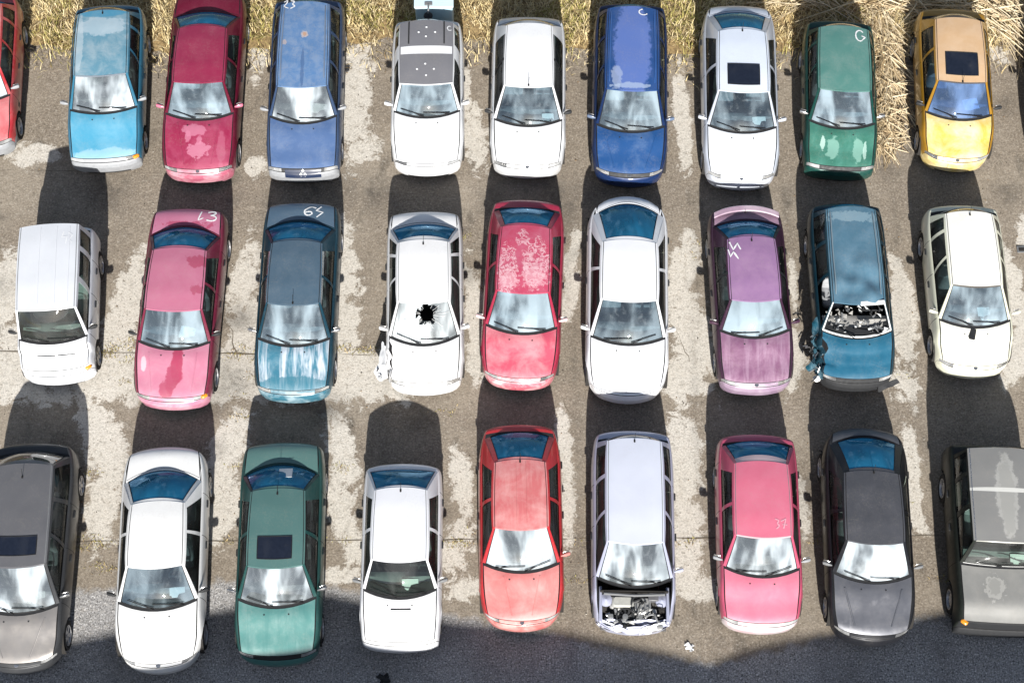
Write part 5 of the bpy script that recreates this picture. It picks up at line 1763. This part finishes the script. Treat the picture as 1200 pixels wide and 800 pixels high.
    part('engine_accessory', clutter)['kind'] = 'stuff'
    part('bulkhead_trim', lambda b: b.tube([(-0.6 + 1.2 * k / 10, y0 + hood1 - 0.08 + 0.03 * abs(k - 5) / 5, 0.86) for k in range(11)], 0.028, M['greyplastic'], 8))
    g = MB()      # battered front panel
    ragged(g, (((-0.66, y0 + 0.26, 0.60), (0.66, y0 + 0.26, 0.60)), ((-0.70, y0 + 0.16, 0.50), (0.70, y0 + 0.16, 0.50))), 0.07, lil, 2, 30)
    ragged(g, (((0.16, y0 + 0.10, 0.60), (0.60, y0 + 0.22, 0.66)), ((0.10, y0 + 0.0, 0.54), (0.54, y0 + 0.06, 0.56))), 0.06, WHITE, 12, 14)
    ragged(g, (((-0.62, y0 + 0.24, 0.62), (-0.30, y0 + 0.14, 0.58)), ((-0.64, y0 + 0.10, 0.50), (-0.26, y0 + 0.02, 0.50))), 0.06, M['plate'], 22, 10)
    g.build('bent_front_panel', root)
car(name='estate_car', cat='estate car', label='pale lilac estate car with its bonnet gone and engine bay exposed', nose_rip=0.05, pos=(2.39, 6.92), yaw=1.1, L=L, W=1.68,
    W0=0.83, W1=1.58, R1=3.76, R0=3.95, style='estate', rt=0.60, rtap=0.02, body=paint('paint_lilac', (0.47, 0.49, 0.62), metal=0.2, dirt=0.06), roof=paint('paint_lilac_roof', (0.62, 0.65, 0.75), metal=0.1, dirt=0.05), group=G3, no_hood=True,
    gutter=M['greyplastic'], wheel=0, extra=ex_c6, hl=0.68, wind=M['wind_dust_glare'], no_mirror=-1, antenna=(0, 0.97), uf=0.72, rear=M['rear_dark'])

L = 4.0
def ex_c7(c, root, parts, roof):
    strokes(c, roof, (0.34, 1.95), (0.24, 0.26), [[(.0, .9), (.35, .8), (.15, .55), (.4, .4), (.1, .15)], [(.5, .75), (.9, .95), (.7, .2)], [(.6, .5), (1, .5)]], roof_z(c), 0.028, paint('chalk_faint', (0.62, 0.30, 0.37), coat=0, rough=.8))
car(name='hatchback_car', cat='hatchback', label='rose pink hatchback with silver bumper and pale mirrors', wdir=-1, ridge=0.006, pos=(4.89, 6.94), yaw=1.6, L=L, W=1.68,
    W0=1.02, W1=1.68, R1=3.26, R0=3.84, style='hatch', glaze='sedan', rt=0.61, body=paint('paint_rose', (0.47, 0.075, 0.14)), group=G3, hood=paint('paint_rose_hood', (0.58, 0.16, 0.235), fade=(0.62, 0.22, 0.30), famt=0.4, coat=0.3),
    roof=paint('paint_rose_roof', (0.58, 0.14, 0.215), coat=0.3, fade=(0.60, 0.2, 0.28), famt=0.3), bumper=paint('bumper_silver_pink', (0.55, 0.50, 0.52), fade=(0.6, 0.25, 0.3), famt=0.4), mirror_m=BUMPG, wind=M['wind_dust_glare'], wheel=1, extra=ex_c7,
    header=paint('paint_rose_spoiler', (0.55, 0.42, 0.45)), gutter=M['greyplastic'], rear_q=0.9, rv1=0.8, lamp_m=M['lamp'])

L = 4.42
def ex_c8(c, root, parts, roof):
    g = MB()
    for sg in (-1, 1):
        pts = []
        for k in range(13):
            u = 0.30 + (c.W0 - 0.42) * k / 12
            x = sg * (0.36 + 0.20 * k / 12)
            pts.append((x, c.pt(x, u, .8)[1], c.top_z(x, u) - 0.006))
        g.tube(pts, 0.022, c.p['hood'], 8)
    g.build('hood_crease', parts['hood'])
car(name='sedan_car', cat='sedan', label='charcoal metallic sedan with wide sloping blue rear window', tf=0.17, tr=0.17, pos=(7.05, 6.70), yaw=2.2, L=L, W=1.74,
    W0=1.14, W1=1.80, R1=3.30, R0=4.15, style='sedan', rt=0.625, body=paint('paint_charcoal', (0.016, 0.017, 0.021), metal=0.2, dirt=0.04), group=G3, hood=paint('paint_charcoal_hood', (0.15, 0.155, 0.175), metal=0.5, fade=(0.21, 0.21, 0.225), famt=0.4),
    roof=paint('paint_charcoal_roof', (0.085, 0.088, 0.10), metal=0.35, fade=(0.12, 0.12, 0.135), famt=0.4), trunk=paint('paint_charcoal_trunk', (0.10, 0.105, 0.12), metal=0.3), wind=M['wind_dust_glare'], wheel=0, fb=0.30, rb=0.22, bwr=0.18, extra=ex_c8, mirror_m=M['greyplastic'], antenna=(0.05, 0.97), rear_q=0.8,
    lamp_m=M['lamp'])

L = 3.78
OLV = paint('paint_olive_grey', (0.225, 0.225, 0.215), coat=0.15, rough=0.5, fade=(0.29, 0.285, 0.27), famt=0.5, patches=[PT(L, -0.20, 0.80, 0.19, 0.24, (0.50, 0.49, 0.46), 0.45, 1.3, 8), PT(L, -0.22, 0.84, 0.12, 0.15, (0.24, 0.24, 0.225), 0.6, 1.2, 8)])
OLR = paint('paint_olive_roof', (0.20, 0.20, 0.195), coat=0.15, rough=0.5, patches=[PT(L, -0.02, 2.52, 0.22, 0.86, (0.46, 0.455, 0.43), 0.5, 0.6, 7), PT(L, -0.02, 2.5, 0.15, 0.78, (0.26, 0.26, 0.245), 0.6, 0.7, 8), PT(L, 0, 2.62, 1.0, 0.045, (0.60, 0.60, 0.57), 0.9, 0.06, 3)])
def ex_c9(c, root, parts, roof):
    g = MB()
    for k in range(22):
        if k in (10, 11):
            continue
        x = -0.36 + 0.72 * k / 21 + 0.05
        g.box((x, c.W0 - 0.16 - c.L / 2, c.top_z(x, c.W0 - .16) + 0.003), (0.016, 0.06, 0.012), M['plastic'], 0.003)
    g.build('hood_vent', parts['hood'])
    g = MB()
    for k in range(26):
        x = -0.5 + 1.0 * k / 25
        y = c.pt(x, 0.09, .7)[1]
        g.box((x, y - 0.012, c.zt(0.09) + 0.02), (0.018, 0.05, 0.10), M['chrome'], 0.004)
    g.build('grille_bar', parts.get('grille', root))
    for sg in (-1, 1):
        g = MB()
        y = c.pt(sg * .62, 0.07, .7)[1]
        for t0, r0, mt in ((0.0, 0.095, M['chrome']), (0.012, 0.08, M['lamp'])):
            P = [[(sg * .62 + r * math.cos(a), y - 0.02 - t0 - q, 0.72 + r * math.sin(a)) for (r, q) in ((r0, 0.0), (r0 * .8, 0.02), (0.001, 0.03))] for a in [2 * math.pi * i / 18 for i in range(18)]]
            g.grid(P, mt, close_u=True)
        g.build('headlamp', root)
    g = MB()      # tubular front guard
    y = c.pt(0, 0, .5)[1]
    g.tube([(-0.74, y + 0.10, 0.50), (-0.66, y - 0.05, 0.52), (0, y - 0.10, 0.52), (0.66, y - 0.05, 0.52), (0.74, y + 0.10, 0.50)], 0.028, M['plastic'], 8)
    g.tube([(-0.45, y - 0.07, 0.57), (-0.2, y - 0.095, 0.58), (0.2, y - 0.095, 0.58), (0.45, y - 0.07, 0.57)], 0.018, M['greyplastic'], 8)
    g.build('bumper_guard', parts['front_bumper'])
    g = MB()
    for sg in (-1, 1):
        g.tube([(sg * (c.W / 2 + 0.03), c.uf + 0.50 - c.L / 2, 0.34), (sg * (c.W / 2 + 0.05), (c.uf + c.ur) / 2 - c.L / 2, 0.34), (sg * (c.W / 2 + 0.03), c.ur - 0.5 - c.L / 2, 0.34)], 0.03, M['greyplastic'], 8)
    g.build('side_step', root)
    for sg in (-1, 1):
        for uc in (c.uf, c.ur):
            g = MB()
            P = []
            for k in range(15):
                t = math.pi * (-0.05 + 1.1 * k / 14)
                row = []
                for (dx, r) in ((-0.02, 0.40), (0.05, 0.405), (0.065, 0.43), (0.03, 0.45), (-0.03, 0.455)):
                    row.append((sg * (c.w(uc) + dx), uc - c.L / 2 + r * math.cos(t), 0.30 + r * math.sin(t)))
                P.append(row)
            g.grid(P, M['plastic'])
            g.build('wheel_flare', root)
car(name='off_road_car', cat='off-roader', label='boxy dark olive off-roader with worn grey roof, cut off by the right edge', pos=(9.62, 6.89), yaw=2.6, L=L, W=1.90, H=1.64,
    W0=1.24, W1=1.57, R1=3.50, R0=3.66, style='box', rt=0.715, rk=1.0, rtap=0.0, gutter=M['chrome'], belt=1.0, hl=0.90, boxy=1.0, fb=0.05, rb=0.04, tf=0.02, tr=0.02, bw=0.06, bt=0.02, br=0.02, body=paint('paint_olive_black', (0.014, 0.017, 0.014), coat=0.1, rough=0.5, dirt=0.03), hood=OLV, roof=OLR, group=G3,
    bumper=BUMPD, wheel=2, amber=(-1,), washers=False, ridge=0.0, wind=M['wind_clear'], wframe=M['plate'], lamp_m=BUMPD, grille_m=BUMPD, fbl=1, header=paint('olive_pale_header', (0.36, 0.36, 0.33)), rear=M['rear_dark'], Ra=0.39, uf=0.72, mirror_m=M['plastic'], no_mirror=0, seat_m=M['cloth'])

# ------------------------------------------------------------------ papers left on dashboards
def dash_paper(k, label, x, du, w, d, rot, z=0.02):
    c, root = k['car'], k['root']
    loc = Vector((x, c.W0 + du - c.L / 2, c.belt + z))
    ang = root.rotation_euler[2]
    ca, sa = math.cos(ang), math.sin(ang)
    wl_ = Vector((root.location.x + loc.x * ca - loc.y * sa, root.location.y + loc.x * sa + loc.y * ca, loc.z))
    g = MB()
    P = [[(-w / 2 + w * i / 6, -d / 2 + d * j / 4, 0.012 * math.sin(i * .9) + 0.02 * (j / 4)) for j in range(5)] for i in range(7)]
    g.grid(P, M['paper'])
    g.grid([[(p[0], p[1], p[2] - 0.003) for p in r] for r in P], M['paper'])
    o = g.build('paper_sheet', sharp=0)
    o.location = wl_
    o.rotation_euler = (0, 0, ang + rot)
    tag(o, label, 'paper', 'papers left behind windscreens')
BY = {k['label'].split(' with')[0]: k for k in CARS}
def find(s):
    return [k for k in CARS if k['label'].startswith(s)][0]
dash_paper(find('light blue'), 'white paper behind the windscreen of the light blue hatchback', 0.40, 0.34, 0.34, 0.24, 0.1)
dash_paper(find('blue estate'), 'white paper behind the windscreen of the blue estate with rust spots', 0.34, 0.36, 0.38, 0.24, -0.05)
dash_paper(find('white five-door'), 'white paper behind the windscreen of the white hatchback beside the dark blue estate', 0.44, 0.22, 0.26, 0.18, 0.1)
dash_paper(find('silvery white'), 'white paper behind the windscreen of the silvery sedan with sunroof', 0.38, 0.30, 0.30, 0.2, 0.1)
dash_paper(find('gold'), 'white paper behind the windscreen of the gold hatchback', 0.28, 0.40, 0.34, 0.28, 0.25)
dash_paper(find('faded pink sedan'), 'white paper behind the windscreen of the faded pink sedan', 0.26, 0.36, 0.32, 0.26, -0.2)
dash_paper(find('ivory'), 'white paper behind the windscreen of the ivory hatchback', 0.20, 0.30, 0.26, 0.30, 0.05)
dash_paper(find('metallic grey'), 'white paper behind the windscreen of the grey estate with sunroof', 0.36, 0.30, 0.32, 0.26, 0.05)
dash_paper(find('clean white'), 'white paper behind the windscreen of the clean white sedan', 0.38, 0.32, 0.30, 0.2, 0.05)
dash_paper(find('small white hatch'), 'white paper behind the windscreen of the small white hatchback with vent slot', 0.20, 0.26, 0.32, 0.22, 0.05)
dash_paper(find('charcoal'), 'white paper behind the windscreen of the charcoal sedan', 0.22, 0.30, 0.32, 0.2, 0.05)
dash_paper(find('boxy'), 'white paper behind the windscreen of the boxy olive off-roader', 0.30, 0.16, 0.34, 0.2, 0.0)

# ------------------------------------------------------------------ pale metal box on the verge
def make_box():
    root = thing('metal_box', 'pale blue metal box on the grass behind the grey-roofed white coupe', 'metal box', (-1.80, 21.74, 0), 0.02)
    m = paint('box_paint', (0.42, 0.60, 0.68), coat=0.2, dirt=0.10)
    g = MB()
    g.box((0, 0, 0.56), (0.86, 1.10, 1.06), m, 0.02)
    g.build('case', root)
    g = MB()
    g.box((0, 0.01, 1.115), (0.90, 1.14, 0.05), paint('box_lid_paint', (0.56, 0.70, 0.76), coat=0.2), 0.015)
    g.build('lid', root)
    g = MB()
    g.tube([(-0.12, -0.48, 1.15), (-0.12, -0.60, 1.16), (-0.13, -0.68, 1.08)], 0.022, M['greyplastic'], 8)
    g.box((-0.12, -0.46, 1.145), (0.18, 0.10, 0.03), M['greyplastic'], 0.01)
    g.build('bracket', root)
    g = MB()
    g.lathe([(-0.04, 0.0), (-0.04, 0.09), (0.0, 0.105), (0.03, 0.09), (0.045, 0.0)], M['plastic'], 20, 'z', (-0.13, -0.72, 1.04))
    g.build('knob', root)
make_box()

# ------------------------------------------------------------------ dry grass, reeds, litter
def blade_mesh(name, P0, D, Lh, Wd, bend, mats, mi):
    """many bent blades: base points, lean directions, lengths, widths"""
    n = len(P0)
    side = np.stack([-D[:, 1], D[:, 0], np.zeros(n)], -1)
    side /= np.linalg.norm(side, axis=1)[:, None] + 1e-9
    pm_ = P0 + D * (Lh * .5)[:, None] + np.array([0, 0, 1.0]) * (bend * .25)[:, None]
    pt2 = P0 + D * Lh[:, None]
    pt2[:, 2] = np.maximum(pt2[:, 2], 0.012)
    w = side * (Wd / 2)[:, None]
    V = np.stack([P0 - w, P0 + w, pm_ + w * .8, pm_ - w * .8, pt2], 1).reshape(-1, 3)
    b = np.arange(n) * 5
    me = bpy.data.meshes.new(name)
    quads = np.stack([b, b + 1, b + 2, b + 3], -1)
    tris = np.stack([b + 3, b + 2, b + 4], -1)
    me.vertices.add(len(V))
    me.vertices.foreach_set('co', V.reshape(-1).astype(np.float32))
    lt = np.concatenate([np.full(n, 4), np.full(n, 3)])
    ls = np.concatenate([[0], np.cumsum(lt)[:-1]])
    me.loops.add(int(lt.sum()))
    me.loops.foreach_set('vertex_index', np.concatenate([quads.reshape(-1), tris.reshape(-1)]).astype(np.int32))
    me.polygons.add(2 * n)
    me.polygons.foreach_set('loop_start', ls.astype(np.int32))
    me.polygons.foreach_set('material_index', np.concatenate([mi, mi]).astype(np.int32))
    me.update(calc_edges=True)
    me.validate()
    return link(name, me, mats, smooth=False)

STRAW = [plain('dry_grass_%s' % n, c, 0.9, var=0.3) for n, c in (('straw', (0.66, 0.54, 0.29)), ('gold', (0.52, 0.40, 0.19)), ('pale', (0.74, 0.62, 0.38)), ('olive', (0.34, 0.30, 0.09)), ('brown', (0.22, 0.155, 0.08)))]

def grass():
    n = 125000
    x = RNG.uniform(-15.5, 15.5, n)
    ed = np.interp(x, [-13, -11, -8, -6, -3, -0.6, 1.5, 4, 6.8, 8, 10, 13], [20.75, 20.85, 20.7, 20.75, 20.95, 21.05, 20.8, 20.6, 20.85, 20.7, 20.95, 21.05])
    y = ed + RNG.beta(1.0, 1.1, n) * (25.5 - ed) - 0.15
    stray = RNG.random(n) < 0.02
    y = np.where(stray, ed - np.abs(RNG.normal(0, .35, n)), y)
    wob = np.array([mnoise.noise(Vector((a * 1.1, b * 1.1, 2))) + .6 * mnoise.noise(Vector((a * 3.1, b * 3.1, 5))) for a, b in zip(x, y)])
    keep = (y > ed + 0.12 + 0.55 * wob) & (RNG.random(n) < np.clip(0.32 + (y - ed) * 0.9 - .9 * wob, 0.03, 1)) | ((y > ed - .1) & (RNG.random(n) < 0.05)) | stray
    x, y, wob = x[keep], y[keep], wob[keep]
    n = len(x)
    az = RNG.uniform(0, 2 * np.pi, n) + wob * 2
    el = RNG.uniform(0.15, 1.1, n)
    D = np.stack([np.cos(az) * np.cos(el), np.sin(az) * np.cos(el), np.sin(el)], -1)
    Lh = RNG.uniform(0.10, 0.34, n) * (0.9 + 0.35 * np.clip(-wob, -1, 1))
    P0 = np.stack([x, y, np.full(n, 0.0) + RNG.uniform(0, .06, n)], -1)
    green = np.array([mnoise.noise(Vector((a * .6, b * .9, 7))) for a, b in zip(x, y)])
    r = RNG.random(n)
    mi = np.select([r < .34, r < .58, r < .80, r < .90], [0, 1, 2, 4], 4)
    mi = np.where((green > .2) & (RNG.random(n) < .45), 3, mi)
    o = blade_mesh('dry_grass', P0, D, np.abs(Lh), RNG.uniform(.010, .022, n), Lh * .8, STRAW, mi)
    tag(o, 'dry yellow grass along the back of the lot', 'grass', kind='stuff')
grass()
def verge_soil():
    g = MB()
    P = []
    for i in range(141):
        x = -17 + 34 * i / 140
        ed = np.interp(x, [-13, -11, -8, -6, -3, -0.6, 1.5, 4, 6.8, 8, 10, 13], [20.9, 21.0, 20.85, 20.9, 21.1, 21.2, 20.95, 20.75, 21.0, 20.85, 21.1, 21.2])
        e = ed + 0.30 * mnoise.noise(Vector((x * 1.8, 0, 3))) + .15 * mnoise.noise(Vector((x * 6, 0, 3))) - .12
        P.append([(x, e + (27 - e) * k / 10, 0.016 + 0.02 * min(k, 2) + 0.02 * mnoise.noise(Vector((x, k, 1)))) for k in range(11)])
    m, nt, b = new_mat('verge_soil')
    h = NT(nt)
    co = h.coord()
    f = h.noise(co, 18, 6, .7)
    h.link(h.mix(h.rng(f, .35, .65), (0.13, 0.09, 0.045), (0.42, 0.30, 0.14)), b.inputs['Base Color'])
    b.inputs['Roughness'].default_value = 1.0
    g.grid(P, m)
    tag(g.build('verge', sharp=0), kind='structure')
verge_soil()

def stalks(name, specs, label, mats):
    """long dry reed stalks as thin three-sided tubes"""
    V, Fc, mi = [], [], []
    for (p, d, ln, r, sag, m) in specs:
        p, d = Vector(p), Vector(d).normalized()
        sd = d.cross(Vector((0, 0, 1))).normalized()
        k = 5
        base = len(V)
        bendx = random.uniform(-.25, .25) * ln
        for i in range(k + 1):
            t = i / k
            q = p + d * (ln * t) + sd * (bendx * t * t)
            q.z = max(0.02, p.z + d.z * ln * t - sag * t * t)
            rr = r * (1 - .6 * t)
            up = Vector((0, 0, 1))
            for a in range(3):
                al = 2 * math.pi * a / 3
                V.append(tuple(q + sd * (rr * math.cos(al)) + up * (rr * math.sin(al))))
        for i in range(k):
            for a in range(3):
                b0, b1 = base + i * 3 + a, base + i * 3 + (a + 1) % 3
                Fc.append((b0, b1, b1 + 3, b0 + 3))
                mi.append(m)
    me = bpy.data.meshes.new(name)
    me.from_pydata(V, [], Fc)
    me.polygons.foreach_set('material_index', mi)
    o = link(name, me, mats, smooth=False)
    tag(o, label, 'reeds', kind='stuff')
REED = [plain('reed_%s' % n, c, 0.8, var=0.25) for n, c in (('straw', (0.58, 0.47, 0.30)), ('pale', (0.70, 0.60, 0.42)), ('brown', (0.30, 0.22, 0.13)), ('tan', (0.46, 0.35, 0.20)))]
rs = []
rnd = random.Random(11)
for k in range(1050):      # tongue of reeds lying between the green and the gold car
    t = rnd.random() ** 0.8
    y = 22.3 - 4.2 * t
    hw = 0.55 - 0.18 * t
    xc = 8.72 + (-0.10) * t - (0.25 * max(0, t - .75) * 4 if t > .75 else 0)
    x = xc + rnd.gauss(0, hw * .55)
    x = min(max(x, xc - hw), xc + hw)
    z = 0.03 + 0.30 * rnd.random() * (1 - abs(x - xc) / (hw + .05)) * (1 - .6 * t)
    a = rnd.gauss(-math.pi / 2, 0.5) if rnd.random() < .6 else rnd.uniform(0, 6.28)
    ln = rnd.uniform(0.25, 1.3) * (1 - .45 * t)
    rs.append(((x, y, z), (math.cos(a), math.sin(a), rnd.uniform(-.12, .18)), ln, rnd.uniform(.006, .017), rnd.uniform(0, .15), rnd.choices((0, 1, 2, 3), (4, 3, 2, 3))[0]))
stalks('fallen_reeds', rs, 'heap of dry fallen reeds lying between the green and the gold hatchback', REED)
rs = []
for k in range(1300):      # flattened reeds along the verge at the back right
    x = rnd.uniform(6.2, 13.2)
    y = rnd.uniform(21.1 if x > 10.2 else 21.75, 23.8)
    if 9.0 < x < 11.0 and y < 21.6:
        y += 0.6
    a = rnd.gauss(0.0, 0.5) + (math.pi if rnd.random() < .5 else 0)
    if x > 10.8:
        a = rnd.gauss(-0.55, 0.5)
    rs.append(((x, y, rnd.uniform(.05, .45)), (math.cos(a), math.sin(a), rnd.uniform(-.15, .15)), rnd.uniform(.5, 1.9), rnd.uniform(.007, .018), rnd.uniform(0, .25), rnd.choices((0, 1, 2, 3), (4, 4, 1, 2))[0]))
stalks('flattened_reeds', rs, 'long pale reeds flattened along the verge at the back right', REED)

def pebbles():
    n = 2600
    V, Fc, mi = [], [], []
    for k in range(n):
        x, y = rnd.uniform(-12.5, 12.5), rnd.uniform(5.5, 21.2)
        s = rnd.choice((.006, .008, .010, .014, .018)) * rnd.uniform(.8, 1.3)
        b = len(V)
        for (dx, dy, dz) in ((1, 0, 0), (-.5, .87, 0), (-.5, -.87, 0), (0, 0, .9)):
            V.append((x + s * dx * rnd.uniform(.7, 1.3), y + s * dy * rnd.uniform(.7, 1.3), .004 + s * dz))
        Fc += [(b, b + 1, b + 3), (b + 1, b + 2, b + 3), (b + 2, b, b + 3)]
        c = rnd.choice((0, 0, 1, 2))
        mi += [c] * 3
    me = bpy.data.meshes.new('gravel')
    me.from_pydata(V, [], Fc)
    me.polygons.foreach_set('material_index', mi)
    o = link('gravel', me, [plain('grit_dark', (.10, .085, .065), .9), plain('grit_pale', (.5, .46, .4), .9), plain('grit_brown', (.26, .17, .09), .9)], smooth=False)
    tag(o, 'loose grit scattered over the lot', 'gravel', kind='stuff')
pebbles()
def weeds():
    spots = []
    for k in range(90):
        r = rnd.random()
        if r < .4:
            spots.append((rnd.uniform(-9.4, -1.5), 13.12 + rnd.gauss(0, .10)))
        elif r < .75:
            spots.append((rnd.uniform(-9.0, 8.0), 8.98 + rnd.gauss(0, .10)))
        else:
            spots.append((rnd.choice((-8.4, -5.9, -3.6, -1.0, 1.2, 3.7, 8.4)) + rnd.gauss(0, .25), rnd.uniform(7.8, 16)))
    P, D, Ln = [], [], []
    for (x, y) in spots:
        for q in range(rnd.randint(14, 50)):
            a, e = rnd.uniform(0, 6.28), rnd.uniform(.05, .9)
            P.append((x + rnd.gauss(0, .13), y + rnd.gauss(0, .05), .004))
            D.append((math.cos(a) * math.cos(e), math.sin(a) * math.cos(e), math.sin(e)))
            Ln.append(rnd.uniform(.02, .08))
    n = len(P)
    o = blade_mesh('weeds', np.array(P), np.array(D), np.array(Ln), RNG.uniform(.006, .014, n), np.array(Ln) * .5, STRAW, RNG.choice([1, 3, 3, 4, 4], n))
    tag(o, 'small dry weeds growing in the slab joints', 'weeds', kind='stuff')
weeds()

def litter(name, label, cat, loc, s, mat, seed):
    g = MB()
    r2 = random.Random(seed)
    for q in range(4):
        a = r2.uniform(0, 3.1)
        P = []
        for i in range(7):
            row = []
            for j in range(4):
                t, v = i / 6 - .5, j / 3 - .5
                w = s * (.5 - abs(t) * .5)
                x = s * 1.3 * t * math.cos(a) - w * v * math.sin(a) + r2.uniform(-.2, .2) * s * .3
                y = s * 1.3 * t * math.sin(a) + w * v * math.cos(a) + r2.uniform(-.2, .2) * s * .3
                row.append((x + r2.uniform(-.1, .1) * s, y, .012 + abs(r2.gauss(0, .12)) * s))
            P.append(row)
        g.grid(P, mat)
    o = g.build(name, sharp=0)
    o.location = loc
    tag(o, label, cat)
litter('plastic_scrap', 'torn white plastic scrap on the asphalt near the rose pink hatchback', 'litter', (3.53, 6.76, .005), .15, M['paper'], 5)
litter('plastic_scrap', 'dark plastic scrap in front of the small white hatchback', 'litter', (-2.53, 6.12, .005), .22, M['plastic'], 6)
g = MB()
g.box((0, 0, .012), (.20, .16, .02), M['greyplastic'], .004)
g.box((0, 0, .024), (.13, .09, .008), M['under'], .002)
o = g.build('drain_cover')
o.location = (11.26, 15.58, 0.0)
tag(o, 'small square metal drain cover set in the ground by the right edge', 'drain cover')
